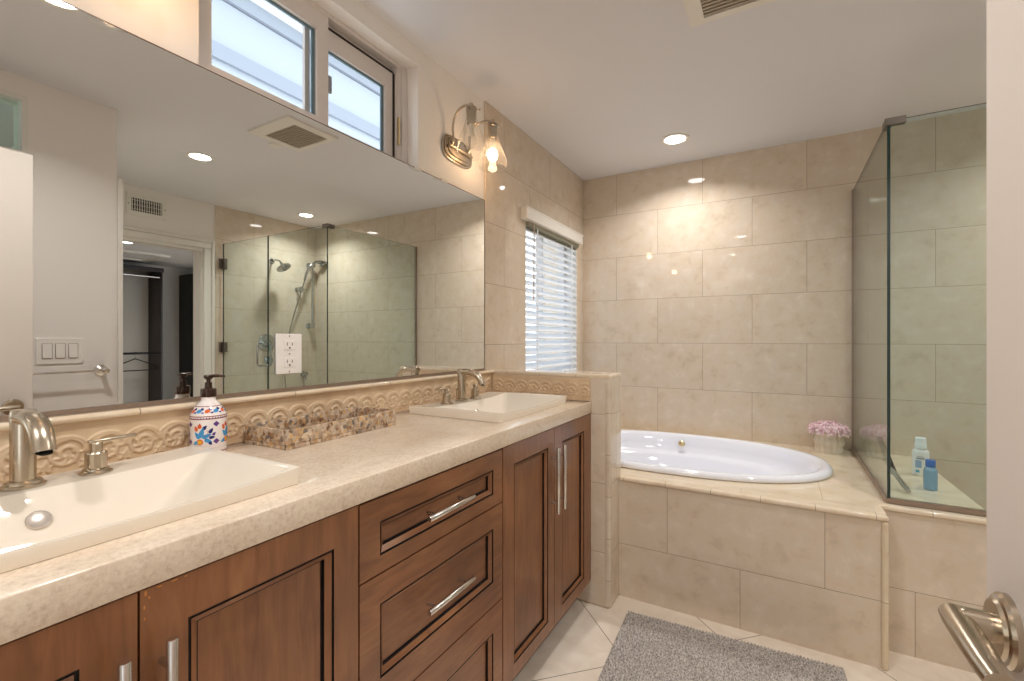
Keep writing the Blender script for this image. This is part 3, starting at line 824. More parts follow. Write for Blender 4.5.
# ------------------------------------------------------------------ taps
def make_faucet(yc):
    xc = mx(-1.205)
    t = thing('faucet', 'brushed nickel widespread tap on the near sink ledge', 'faucet', (xc, yc, zt), 'brushed nickel widespread taps')
    mb = MB()
    mb.lathe([(.0255, 0), (.0262, .002), (.0262, .005), (.0225, .0075), (.0222, .011), (.0190, .0135)], (xc, yc, zt), (0, 0, 1), 36, sx=1, sy=1.12)
    mb.build('base', M_nickel, t, smooth=True, angle=30)
    MB().lathe([(.0168, .012), (.0168, .130), (.0160, .1335), (.0130, .1350)], (xc, yc, zt), (0, 0, 1), 36).build('column', M_nickel, t, smooth=True, angle=30)
    ctrl = [(-.0162, .1215), (.010, .1225), (.035, .1235), (.055, .121), (.072, .1145), (.086, .104), (.096, .090), (.1015, .074)]
    P = [(xc+p[0], yc, zt+p[1]) for p in ctrl]
    mb = MB(); mb.tube(P, [.0155, .0168, .0168, .0166, .0162, .0158, .0155, .0152], seg=32, flat=.78)
    mb.build('spout', M_nickel, t, smooth=True, angle=50)
    MB().lathe([(.0105, 0), (.0105, -.0012)], (xc+.1017, yc, zt+.0735), (.33, 0, 1), 20).build('aerator', M_slot, t)
    MB().lathe([(.0022, 0), (.0022, .045), (.0048, .047), (.0052, .052), (.003, .0555)], (xc-.026, yc, zt), (0, 0, 1), 14).build('lift_rod', M_nickel, t, smooth=True)
    for s in (-1, 1):
        yh = yc+s*.099; h = MB()
        h.lathe([(.0245, 0), (.0252, .002), (.0248, .005), (.0205, .0085), (.0200, .011), (.0170, .0125), (.0168, .040), (.0150, .0425), (.0105, .044), (.0105, .058), (.0085, .0605)], (xc, yh, zt-.001), (0, 0, 1), 32)
        hh = h.build('handle', M_nickel, t, smooth=True, angle=30)
        l = MB(); l.box(xc-.0055, xc+.0055, min(yh-s*.012, yh+s*.064), max(yh-s*.012, yh+s*.064), zt+.0585, zt+.0640, rot=(s*.03, 0, 0), piv=(xc, yh, zt+.06))
        l.build('lever', M_nickel, hh, bevel=.0015)
    return t
f1 = make_faucet(my(.2165))
f2 = copy_tree(f1); f2.location.y = 1.556; f2['label'] = 'brushed nickel widespread tap on the far sink ledge'

# ------------------------------------------------------------------ soap bottle with painted pattern
bt = thing('soap_dispenser', 'white ceramic soap bottle painted with blue and orange leaves', 'soap dispenser', (-1.203, .607, ZK))
BC = (-1.203, .607); BR = .0385
M_cer = plain('glazed white ceramic', lin(246, 238, 234), rough=.08, coat=.6)
prof = [(.034, 0), (.0365, .002), (BR, .007), (BR, .092), (.0380, .098), (.0355, .104), (.031, .112), (.0255, .120), (.0195, .127), (.0155, .131), (.0150, .137), (.0150, .140)]
body = MB().lathe(prof, (BC[0], BC[1], ZK), (0, 0, 1), 48).build('body', M_cer, bt, smooth=True, angle=50)
c_rust = plain('rust paint', lin(150, 62, 48), rough=.2); c_navy = plain('navy paint', lin(38, 44, 110), rough=.2); c_blue = plain('sky blue paint', lin(70, 150, 205), rough=.2)
c_oran = plain('orange paint', lin(222, 104, 58), rough=.2); c_yel = plain('yellow paint', lin(240, 180, 40), rough=.2); c_pur = plain('violet paint', lin(92, 66, 140), rough=.2); c_grey = plain('fine grey stipple', lin(170, 160, 168), rough=.3)
PM = [c_rust, c_navy, c_blue, c_oran, c_yel, c_pur, c_grey]
def rad_at(z):
    for (r0, h0), (r1, h1) in zip(prof[:-1], prof[1:]):
        if h0 <= z <= h1 and h1 > h0: return r0+(r1-r0)*(z-h0)/(h1-h0)
    return prof[-1][0]
dec = MB(); dec.keep = True
lift = [.0003]
def patch(poly, mi):
    """small painted shape; poly in (arc metres, height)"""
    cxm = sum(p[0] for p in poly)/len(poly); czm = sum(p[1] for p in poly)/len(poly)
    V = []; 
    def P(s_, z):
        a = s_/BR; r = rad_at(z)+lift[0]
        return (BC[0]+r*math.cos(a), BC[1]+r*math.sin(a), ZK+z)
    V.append(P(cxm, czm)); n = len(poly)
    for s_, z in poly: V.append(P(s_, z))
    dec.add(V, [(0, 1+k, 1+(k+1) % n) for k in range(n)], mi)
def band(z0, z1, mi, n=64):
    for k in range(n):
        s0 = 2*math.pi*BR*k/n; s1_ = 2*math.pi*BR*(k+1)/n
        patch([(s0, z0), (s1_, z0), (s1_, z1), (s0, z1)], mi)
def blob(s_, z, rs_, rz, mi, rot=0, n=12, pinch=0):
    pl = []
    for k in range(n):
        a = 2*math.pi*k/n; x = math.cos(a)*rs_; y = math.sin(a)*rz*(1-pinch*math.cos(a))
        pl.append((s_+x*math.cos(rot)-y*math.sin(rot), z+x*math.sin(rot)+y*math.cos(rot)))
    patch(pl, mi)
band(.0085, .0105, 0); band(.0885, .0905, 0); band(.0945, .0965, 0); band(.1175, .1190, 0)
for k in range(40):
    s_ = 2*math.pi*BR*k/40
    patch([(s_, .0905), (s_+.0045, .0905), (s_+.0022, .0935)], 5); patch([(s_, .0108), (s_+.0045, .0108), (s_+.0022, .014)], 6)
for k in range(60):
    blob(2*math.pi*BR*k/60, .0200, .0009, .0009, 6, n=6)
# motifs at three angles; camera faces roughly angle -0.48 rad around the bottle
face = math.atan2(-BC[1], -BC[0])
for g, mo in enumerate((-.36, 1.21, 2.79, 4.34)):
    s0 = (face+mo)*BR
    lift[0] = .0004
    blob(s0-.004, .036, .0075, .0070, 3, n=10); lift[0] = .0006; blob(s0-.004, .036, .0048, .0045, 4, n=10)
    lift[0] = .0005
    for q, (dx, dz, rr, l1, l2, mi) in enumerate([(.000, .058, 1.3, .016, .0042, 2), (.010, .050, .45, .013, .0036, 2), (.018, .062, 1.0, .009, .003, 1), (.013, .038, -.5, .011, .0034, 2), (.020, .046, .1, .008, .0028, 1), (-.009, .052, 2.2, .012, .0036, 2), (-.012, .068, 1.9, .009, .003, 3), (-.004, .074, 1.5, .008, .0035, 3), (.006, .070, .9, .008, .003, 1), (.024, .054, .9, .006, .0024, 5), (.017, .032, -.9, .006, .0025, 1), (-.013, .034, 3.6, .008, .003, 2)]):
        blob(s0+dx*1.05, dz, l1*.78, l2*1.25, mi, rot=rr, pinch=.5)
    lift[0] = .0007
    for q in range(5): blob(s0+.004*math.cos(q*1.3)+.010, .052+.010*math.sin(q*1.7), .0012, .0012, 0, n=6)
lift[0] = .0005
for mo in (.42, 2.0, 3.57, 5.14):
    s0 = (face+mo)*BR
    for z in (.077, .036):
        patch([(s0-.0072, z), (s0, z-.0068), (s0+.0072, z), (s0, z+.0068)], 5); lift[0] = .0007; blob(s0, z, .0013, .0013, 0, n=6); lift[0] = .0005
for k in range(12):   # shoulder leaves
    s_ = 2*math.pi*BR*k/12
    blob(s_, .1080, .0072, .0042, 3 if k % 2 else 2, rot=.25); blob(s_+.007, .1125, .0045, .0026, 1, rot=-.2); blob(s_+.010, .1045, .004, .002, 5, rot=.1)
dec.build('painted_pattern', PM, body)
MB().lathe([(.0165, .139), (.0168, .141), (.0168, .157), (.0155, .159), (.0085, .160), (.0080, .166), (.0075, .174)], (BC[0], BC[1], ZK), (0, 0, 1), 28).build('collar', M_bronze, bt, smooth=True, angle=35)
mb = MB(); mb.lathe([(.0045, .172), (.0045, .180), (.0095, .184), (.0105, .188), (.0100, .191), (.004, .1925)], (BC[0], BC[1], ZK), (0, 0, 1), 24)
mb.tube([(BC[0], BC[1], ZK+.1885), (BC[0]+.012, BC[1]+.020, ZK+.1895), (BC[0]+.016, BC[1]+.030, ZK+.1865)], [.0042, .0036, .003], seg=12)
mb.build('pump_head', M_bronze, bt, smooth=True, angle=40)

# ------------------------------------------------------------------ mosaic tray
ty0, ty1, tx0, tx1 = .718, 1.112, -1.243, -1.072
tr = thing('mosaic_tray', 'shallow rectangular vanity tray covered in agate chip mosaic', 'tray', ((tx0+tx1)/2, (ty0+ty1)/2, ZK))
tr.rotation_euler.z = math.radians(1.8)
mb = MB(); tk = .009; zt0, zt1 = ZK+.001, ZK+.050
mb.box(tx0, tx1, ty0, ty1, zt0, zt0+.010)
mb.build('base', M_mosaic, tr)
o = weld(slab('z', zt0+.0102, zt1, [tx0, tx0+tk, tx1-tk, tx1], [ty0, ty0+tk, ty1-tk, ty1], lambda i, j: i == 1 and j == 1).build('rim_walls', M_mosaic, tr, bevel=.0015))

# ------------------------------------------------------------------ tub deck with oval opening
TC = (-.487, 2.70); TA, TB = .713, .450
def oval(a, b, n=72, ex=2.25):
    pts = []
    for k in range(n):
        t = 2*math.pi*k/n; c_, s_ = math.cos(t), math.sin(t)
        pts.append((TC[0]+a*math.copysign(abs(c_)**(2/ex), c_), TC[1]+b*math.copysign(abs(s_)**(2/ex), s_)))
    return pts
deck_poly = [(XT, YD-.002), (mx(.352), YD-.002), (mx(.352), YC), (XG+.02, YC), (XG+.02, YG), (.6595, YG), (.6595, my(2.44)), (.6535, YB), (XT, YB)]
def holed(poly, hole, z0, z1):
    bm = bmesh.new()
    es = []
    for loop in (poly, hole):
        vs = [bm.verts.new((x, y, z1)) for x, y in loop]
        for k in range(len(vs)): es.append(bm.edges.new((vs[k], vs[(k+1) % len(vs)])))
    bmesh.ops.triangle_fill(bm, use_beauty=True, use_dissolve=False, edges=es)
    fs = list(bm.faces)
    r = bmesh.ops.extrude_face_region(bm, geom=fs)
    for v in [g for g in r['geom'] if isinstance(g, bmesh.types.BMVert)]: v.co.z = z0
    bmesh.ops.recalc_face_normals(bm, faces=bm.faces)
    return bm
deck_poly = [(XT, YD), (mx(.352), YD), (mx(.352), YC), (XR, YC), (XR, YC+.10), (.668, YC+.10), (.655, my(2.44)), (.650, YB), (XT, YB)]
bm = holed(deck_poly, oval(TA-.035, TB-.035), ZD-.02, ZD)
me = bpy.data.meshes.new('tub_deck'); bm.to_mesh(me); bm.free(); me.materials.append(M_deck)
td = srt('tub_deck', (0, 2.6, 0), 'tiled deck round the oval tub with a seat inside the shower')
dt = bpy.data.objects.new('deck_top', me); COL.objects.link(dt); dt.parent = td; dt.location = (0, -2.6, 0)
mb = MB(); mb.box(XPE, mx(.352), YD, YD+.02, 0, ZD-.0205); mb.build('front_face', M_deckf, td)
mb = MB(); mb.box(mx(.352)-.02, mx(.352), YD+.02, YC, 0, ZD-.0205); mb.build('side_face', M_right, td)
mb = MB(); mb.box(mx(.352)+.0005, 1.08, YC, YC+.10, 0, ZD-.0205); mb.build('curb_face', M_curbf, td)
mb = MB(); mb.box(1.08, XR, YC, YC+.10, 0, .10); mb.build('door_curb', M_curbf, td)
mb = MB(); mb.prism([(.640, YC+.1005), (.655, YC+.1005), (.648, my(2.44)), (.645, YB), (.63, YB)], 0, ZD-.0205); mb.build('seat_face', M_right, td)
# rounded lips
mb = MB(); mb.box(XPE+.002, mx(.352)+.010, YD-.010, YD+.03, ZD-.0180, ZD+.0015)
mb.build('front_lip', M_ledge, td, bevel=.0085, bseg=4)
mb = MB(); mb.box(mx(.352)-.02, mx(.352)+.010, YD+.03, YC-.0105, ZD-.018, ZD+.0014); mb.build('side_lip', M_ledge, td, bevel=.006, bseg=3)
mb = MB(); mb.box(mx(.352)-.001, 1.08, YC-.010, YC+.03, ZD-.0178, ZD+.0016)
mb.build('curb_lip', M_ledge, td, bevel=.008, bseg=4)
mb = MB(); mb.box(mx(.352)-.012, mx(.352)+.010, YD-.0095, YD+.012, 0, ZD-.019); mb.build('corner_bullnose', tile_mat('corner bullnose tile', 'X', 5, lin(222, 206, 180), wid=9, row=.3065), td, bevel=.009, bseg=4)

# ------------------------------------------------------------------ bathtub
tb = thing('bathtub', 'white oval drop in bathtub set in the tiled deck', 'bathtub', (TC[0], TC[1], ZD))
rings = [(TA-.055, TB-.055, ZD-.012), (TA-.004, TB-.004, ZD+.0025), (TA, TB, ZD+.008), (TA-.002, TB-.002, ZD+.018), (TA-.010, TB-.010, ZD+.027), (TA-.026, TB-.026, ZD+.031), (TA-.046, TB-.044, ZD+.028), (TA-.062, TB-.058, ZD+.014),
         (TA-.075, TB-.068, ZD-.03), (TA-.085, TB-.078, ZD-.070), (TA-.092, TB-.088, ZD-.080), (TA-.135, TB-.108, ZD-.088), (TA-.150, TB-.120, ZD-.10), (TA-.19, TB-.145, ZD-.22), (TA-.24, TB-.18, ZD-.34), (TA-.33, TB-.25, ZD-.385), (TA-.50, TB-.36, ZD-.392)]
V = []; n = 72
for a_, b_, z in rings: V += [(x, y, z) for x, y in oval(a_, b_, n)]
F = [(i*n+k, i*n+(k+1) % n, (i+1)*n+(k+1) % n, (i+1)*n+k) for i in range(len(rings)-1) for k in range(n)]
F.append(tuple(range((len(rings)-1)*n, len(rings)*n)))
mb = MB(); mb.v = V; mb.f = F; mb.m = [0]*len(F)
mb.build('shell', M_tub, tb, smooth=True, angle=60)
def knob(x, y, z, r):
    MB().lathe([(r, 0), (r*1.02, .004), (r*.8, .009), (r*.35, .011), (0, .0115)], (x, y, z), (0, -1, .18), 24, capt=False).build('overflow_knob', M_brass, tb, smooth=True)
knob(-.53, 3.062, ZD-.021, .020)

# ------------------------------------------------------------------ potted flowers
fp = thing('flower_pot', 'white quilted ceramic pot full of pink blossoms on the tub deck', 'potted flowers', (.245, 3.165, ZD))
pc = (.245, 3.165)
V = []; F = []; ns, nz = 96, 28; ph = .118
for i in range(nz+1):
    z = i/nz*ph
    for k in range(ns):
        a = 2*math.pi*k/ns
        q = math.sin(7*a+z*55)*math.sin(7*a-z*55)
        r = .066+.004*z/ph+(.0065*q if 2 < i < nz-1 else 0)
        V.append((pc[0]+r*math.cos(a), pc[1]+r*math.sin(a), ZD+.0005+z))
F = [(i*ns+k, i*ns+(k+1) % ns, (i+1)*ns+(k+1) % ns, (i+1)*ns+k) for i in range(nz) for k in range(ns)]
b = len(V)
for r, z in ((.064, ph), (.062, ph-.02)):
    for k in range(ns): V.append((pc[0]+r*math.cos(2*math.pi*k/ns), pc[1]+r*math.sin(2*math.pi*k/ns), ZD+z))
for k in range(ns):
    F.append((nz*ns+k, nz*ns+(k+1) % ns, b+(k+1) % ns, b+k)); F.append((b+k, b+(k+1) % ns, b+ns+(k+1) % ns, b+ns+k))
F.append(tuple(range(b+ns, b+2*ns))); F.append(tuple(range(ns))[::-1])
mb = MB(); mb.v = V; mb.f = F; mb.m = [0]*len(F)
mb.build('pot', plain('cream ceramic', lin(226, 216, 200), rough=.3), fp, smooth=True, angle=70)
M_pet = [plain('pale pink petal', lin(240, 208, 214), rough=.6), plain('rose pink petal', lin(230, 180, 192), rough=.6), plain('blush petal', lin(246, 226, 228), rough=.6)]
def blossom_mesh():
    mb = MB(); rnd = random.Random(3)
    for lay, (cnt, tilt, ln, wd_) in enumerate([(6, 1.15, .030, .022), (6, .80, .027, .020), (5, .45, .022, .017), (4, .15, .016, .013)]):
        for k in range(cnt):
            a = 2*math.pi*(k+lay*.37)/cnt+rnd.uniform(-.15, .15); tl = tilt+rnd.uniform(-.12, .12)
            rows = 5; V = []
            for i in range(rows+1):
                s_ = i/rows; w_ = wd_*math.sin(math.pi*(.12+.74*s_))*.75
                bend = tl*(.55+.65*s_)
                rr = ln*s_*math.sin(bend); zz = ln*s_*math.cos(bend)+.004*lay*.3
                for j in (-1, 0, 1):
                    cup = -.22*w_*(j*j)*-1
                    x = rr-cup*.4*math.cos(bend); z = zz+cup*.6; y = j*w_*.5
                    V.append((x*math.cos(a)-y*math.sin(a), x*math.sin(a)+y*math.cos(a), z))
            mb.add(V, [(i*3+j, i*3+j+1, (i+1)*3+j+1, (i+1)*3+j) for i in range(rows) for j in range(2)], rnd.choice([0, 0, 1, 2]))
    return mb
bm0 = blossom_mesh(); bproto = bm0.build('blossom', M_pet, None, smooth=True, angle=80)
sm = bproto.modifiers.new('thick', 'SOLIDIFY'); sm.thickness = .0012
spots = [(0, 0, 1)]+[(.042*math.cos(t), .042*math.sin(t), .8) for t in [i*math.pi/3 for i in range(6)]]+[(.074*math.cos(t), .074*math.sin(t), .35) for t in [i*2*math.pi/11+.2 for i in range(11)]]
for i, (x, y, up) in enumerate(spots):
    o = bproto if i == 0 else bproto.copy()
    if i: COL.objects.link(o)
    o.parent = fp
    o.location = (x, y, ph-.006+.036*up)
    ax = Vector((x, y, .03+.05*up)).normalized() if i else Vector((0, 0, 1))
    o.rotation_mode = 'QUATERNION'; o.rotation_quaternion = ax.to_track_quat('Z', 'Y')
    sc_ = 1.15+.2*random.random(); o.scale = (sc_, sc_, sc_)

# ------------------------------------------------------------------ shower enclosure
sh = thing('shower_enclosure', 'frameless green tinted glass shower enclosure beside the tub', 'shower enclosure', (XG, YG, ZD))
ZG0, ZG1 = .568, 2.040
def glass_panel(name, x0, x1, y0, y1, z0, z1, parent, big):
    mb = MB(); mb.box(x0, x1, y0, y1, z0, z1)
    # faces of box(): 0 bottom,1 top,2 y0,3 y1,4 x0,5 x1
    m_ = [1]*6
    for k in big: m_[k] = 0
    mb.m = m_
    ob = mb.build(name, [M_green, M_gedge], parent)
    return ob
gp = glass_panel('side_panel', XG-.005, XG+.005, YG-.005, YB-.010, ZG0, ZG1, sh, (4, 5))
fpn = glass_panel('front_panel', XG+.0055, mx(1.168), YG-.005, YG+.005, ZG0, ZG1, sh, (2, 3))
gd = glass_panel('door', mx(1.174), mx(1.872), YG-.005, YG+.005, .115, ZG1, sh, (2, 3))
mb = MB(); mb.box(XG-.010, XG+.010, YG-.010, YB-.001, ZD+.0015, ZG0+.006); mb.build('bottom_channel', M_nickel_d, sh)
mb = MB(); mb.box(XG+.010, mx(1.168), YG-.010, YG+.010, ZD+.0015, ZG0+.006); mb.build('bottom_channel', M_nickel_d, sh)
mb = MB(); mb.box(XG-.009, XG+.009, YB-.014, YB-.001, ZG0+.006, ZG1); mb.build('wall_channel', M_nickel_d, sh)
mb = MB(); mb.box(XG-.012, XG+.052, YG-.012, YG+.012, ZG1-.020, ZG1+.008); mb.box(XG-.012, XG+.012, YG+.012, YG+.052, ZG1-.020, ZG1+.008); mb.build('corner_clamp', M_gun, sh, bevel=.002)
for zc in (1.863, 1.120, .40):
    mb = MB(); mb.box(XR-.055, XR-.001, YG-.014, YG+.014, zc-.045, zc+.045); mb.box(XR-.016, XR-.001, YG-.034, YG+.034, zc-.045, zc+.045)
    mb.build('hinge', M_gun, sh, bevel=.003)
hx_ = mx(1.23)
mb = MB()
for s in (-1, 1):
    mb.tube([(hx_, YG+s*.005, 1.155), (hx_, YG+s*.045, 1.155), (hx_, YG+s*.056, 1.145), (hx_, YG+s*.058, 1.13), (hx_, YG+s*.058, .995), (hx_, YG+s*.056, .98), (hx_, YG+s*.045, .97), (hx_, YG+s*.005, .97)], .008, seg=14)
mb.build('door_handle', M_chrome, gd, smooth=True)

# shower fittings on the right wall
XS = XR
hd = thing('overhead_shower', 'round fixed shower head on a short arm on the shower wall', 'shower head', (XS, my(2.19), 1.947))
yy = my(2.19)
mb = MB(); mb.lathe([(.028, 0), (.026, .006), (.012, .010)], (XS-.001, yy, 1.955), (-1, 0, 0), 24); mb.tube([(XS-.005, yy, 1.955), (XS-.07, yy, 1.965), (XS-.13, yy, 1.945), (XS-.16, yy, 1.915)], .0095, seg=14); mb.build('arm', M_chrome, hd, smooth=True)
mb = MB(); mb.lathe([(.012, 0), (.018, .016), (.030, .026), (.066, .044), (.070, .056), (.064, .062)], (XS-.150, yy, 1.925), (-.55, .25, -1), 32); mb.build('head', M_chrome, hd, smooth=True, angle=35)
hb = thing('hand_shower', 'chrome hand shower on a vertical slide bar with a hose', 'hand shower', (XS, my(2.518), 1.6))
yb_ = my(2.518)
mb = MB(); mb.tube([(XS-.06, yb_, 1.33), (XS-.06, yb_, 1.975)], .0105, seg=16); mb.build('slide_bar', M_chrome, hb, smooth=True)
for zc in (1.33, 1.965):
    mb = MB(); mb.lathe([(.030, 0), (.030, .006), (.016, .012), (.016, .05), (.026, .052), (.026, .075), (.02, .078)], (XS-.001, yb_, zc), (-1, 0, 0), 24); mb.build('bracket', M_chrome, hb, smooth=True, angle=35)
mb = MB(); mb.tube([(XS-.09, yb_-.115, 1.79), (XS-.095, yb_-.10, 1.86), (XS-.105, yb_-.06, 1.95), (XS-.12, yb_, 1.995), (XS-.14, yb_+.06, 2.00)], [.012, .0135, .0155, .017, .02], seg=16); mb.build('handset', M_chrome, hb, smooth=True)
mb = MB(); mb.lathe([(.018, 0), (.034, .012), (.050, .028), (.050, .036), (.045, .040)], (XS-.14, yb_+.055, 2.005), (-.35, .55, -1), 28); mb.build('spray_face', M_chrome, hb, smooth=True, angle=35)
mb = MB(); mb.tube([(XS-.09, yb_-.115, 1.79), (XS-.08, yb_-.15, 1.66), (XS-.06, yb_-.21, 1.45), (XS-.055, yb_-.27, 1.22), (XS-.06, yb_-.33, .95), (XS-.06, yb_-.30, .70), (XS-.055, yb_-.20, .60), (XS-.05, yb_-.10, .66), (XS-.04, yb_-.07, .80)], .007, seg=12); mb.build('hose', M_chrome, hb, smooth=True)
mb = MB(); mb.lathe([(.026, 0), (.026, .008), (.014, .014), (.014, .045), (.020, .047), (.020, .06)], (XS-.001, yb_-.07, .83), (-1, 0, 0), 24); mb.tube([(XS-.045, yb_-.07, .83), (XS-.045, yb_-.07, .77)], .010); mb.build('hose_elbow', M_chrome, hb, smooth=True, angle=35)
mb = MB(); mb.lathe([(.024, 0), (.024, .006), (.013, .012), (.013, .05), (.030, .054), (.030, .078), (.024, .082)], (XS-.001, yb_-.14, 1.70), (-1, 0, 0), 24); mb.tube([(XS-.065, yb_-.14, 1.70), (XS-.065, yb_-.07, 1.705)], .007); mb.build('diverter', M_chrome, hb, smooth=True, angle=35)
vv = thing('shower_valve', 'round chrome shower valve trim on the shower wall', 'shower valve', (XS, my(2.155), 1.13))
mb = MB(); mb.lathe([(.085, 0), (.085, .004), (.070, .010), (.030, .014), (.030, .045), (.024, .050)], (XS-.001, my(2.15), 1.155), (-1, 0, 0), 36); mb.tube([(XS-.045, my(2.15), 1.155), (XS-.05, my(2.15), 1.09)], .008); mb.build('large_dial', M_chrome, vv, smooth=True, angle=30)
mb = MB(); mb.lathe([(.045, 0), (.045, .004), (.024, .010), (.024, .045), (.018, .050)], (XS-.001, my(2.165), .985), (-1, 0, 0), 30); mb.build('small_dial', M_chrome, vv, smooth=True, angle=30)

# things on the shower seat
bb = thing('blue_bottle', 'small clear blue bottle with a darker blue cap on the shower seat', 'bottle', (.557, 2.585, ZD))
c_ = (.557, 2.585)
M_cb = plain('translucent blue plastic', lin(150, 196, 232), rough=.15, trans=.35)
MB().lathe([(.020, 0), (.023, .003), (.023, .080), (.020, .090), (.0125, .096), (.0125, .100)], (c_[0], c_[1], ZD+.0005), (0, 0, 1), 28).build('body', M_cb, bb, smooth=True, angle=40)
MB().lathe([(.0165, .098), (.0165, .124), (.0145, .127)], (c_[0], c_[1], ZD), (0, 0, 1), 24).build('cap', plain('royal blue cap', lin(40, 104, 190), rough=.3), bb, smooth=True, angle=40)
wb = thing('pump_bottle', 'tall white foaming wash bottle with blue print on the shower seat', 'bottle', (.575, 2.83, ZD))
c_ = (.575, 2.83)
MB().lathe([(.027, 0), (.031, .004), (.031, .110), (.029, .118), (.020, .124), (.020, .128)], (c_[0], c_[1], ZD+.0005), (0, 0, 1), 30, sy=.8).build('body', plain('white plastic', lin(240, 240, 240), rough=.3), wb, smooth=True, angle=40)
mb = MB(); mb.lathe([(.0225, .127), (.0225, .150), (.021, .152), (.021, .176), (.016, .179)], (c_[0], c_[1], ZD), (0, 0, 1), 24); mb.build('cap', plain('clear overcap', lin(232, 236, 238), rough=.15), wb, smooth=True, angle=40)
mb = MB()
fa = math.atan2(-c_[1], -c_[0])
for (z0_, z1_, w0, w1, mi) in [(.018, .030, -.55, -.1, 0), (.040, .075, -.60, .15, 1), (.080, .086, -.5, .5, 2), (.090, .093, -.4, .4, 2)]:
    for k in range(6):
        a0 = fa+w0+(w1-w0)*k/6; a1 = fa+w0+(w1-w0)*(k+1)/6; r = .0314
        mb.quad(*[(c_[0]+r*math.cos(a), c_[1]+r*.8*math.sin(a), ZD+z) for a, z in ((a0, z0_), (a1, z0_), (a1, z1_), (a0, z1_))], mi)
mb.build('printed_label', [plain('cyan print', lin(60, 160, 200), rough=.4), plain('pale blue print', lin(150, 180, 215), rough=.4), plain('grey print', lin(130, 140, 160), rough=.4)], wb)
sq = thing('squeegee', 'chrome shower squeegee leaning on the glass from the shower seat', 'squeegee', (.43, 2.50, ZD))
P0 = Vector((.462, 2.46, ZD+.013)); P1 = Vector((.412, 2.66, ZD+.095))
MB().tube([P0, P0.lerp(P1, .15), P0.lerp(P1, .6), P1], [.009, .0105, .0085, .007], seg=16).build('handle', M_chrome, sq, smooth=True)
Q0 = Vector((.440, 2.59, ZD+.045)); Q1 = Vector((.402, 2.70, ZD+.185))
MB().tube([Q0, Q0.lerp(Q1, .5), Q1], [.013, .015, .012], seg=12, flat=.4).build('blade_holder', M_chrome, sq, smooth=True)
MB().tube([Q0+Vector((.006, -.008, .004)), Q1+Vector((.004, -.008, .002))], .004, seg=8).build('rubber_blade', M_slot, sq, smooth=True)

# ------------------------------------------------------------------ open entry door with lever
dr = srt('door_1', (.1916+.018, .681, 0), 'open white entry door at the right edge of the photo')
MB().box(.1916, .1916+.036, -.10, .681, .008, 1.966).build('leaf', M_door, dr, bevel=.002)
MB().box(.1916+.010, .1916+.026, .6812, .6835, .905, .965).build('latch_plate', M_nickel, dr)
lv = MB(); ry, rz = my(.494), .935+.0
ry = .620
rz = .912
lv.lathe([(.0335, 0), (.0335, .005), (.031, .008), (.0275, .009), (.0255, .012), (.020, .0125)], (.1914, ry, rz), (-1, 0, 0), 40)
h_ = lv.build('handle_rosette', M_nickel, dr, smooth=True, angle=30)
mb = MB(); xh = .1916
mb.tube([(xh-.010, ry, rz), (xh-.036, ry, rz)], .0135, seg=24)
mb.tube([(xh-.037, ry+.0125, rz), (xh-.037, ry-.002, rz), (xh-.037, ry-.04, rz), (xh-.037, ry-.075, rz), (xh-.036, ry-.100, rz)], [.0125, .0135, .0130, .0120, .0110], seg=24, flat=.8)
mb.build('handle_lever', M_nickel, h_, smooth=True, angle=50)
door_pts = None

# ------------------------------------------------------------------ towel bar and switches on the short wall
tbr = thing('towel_bar', 'brushed nickel towel bar below the switches seen in the mirror', 'towel bar', (XW, .8, 1.033))
mb = MB(); mb.tube([(XW-.058, .30, 1.034), (XW-.058, my(.79), 1.034)], .0055, seg=16); mb.build('bar', M_steel, tbr, smooth=True)
for yy in (.33, my(.782)):
    mb = MB(); mb.lathe([(.027, 0), (.027, .004), (.018, .010), (.011, .016), (.011, .050), (.014, .054), (.014, .066), (.010, .070)], (XW-.0005, yy, 1.034), (-1, 0, 0), 28); mb.build('post', M_steel, tbr, smooth=True, angle=35)
sw = thing('light_switch', 'white three gang rocker switch plate seen in the mirror', 'light switch', (XW, my(.66), 1.135))
ya, yb2 = my(.594), my(.727)
MB().box(XW-.006, XW-.0005, ya, yb2, 1.074, 1.196).build('plate', M_plate, sw, bevel=.002)
for k in range(3):
    yc_ = (ya+yb2)/2+(k-1)*.046
    fr_ = slab('x', XW-.0068, XW-.006, [yc_-.0185, yc_-.0165, yc_+.0165, yc_+.0185], [1.0995, 1.1015, 1.1685, 1.1705], lambda i, j: i == 1 and j == 1).build('rocker_gap', plain('switch shadow gap', lin(150, 144, 134), rough=.7), sw)
    MB().box(XW-.0095, XW-.006, yc_-.0160, yc_+.0160, 1.102, 1.168, rot=(0, .045, 0)).build('rocker', M_plate, sw, bevel=.001)

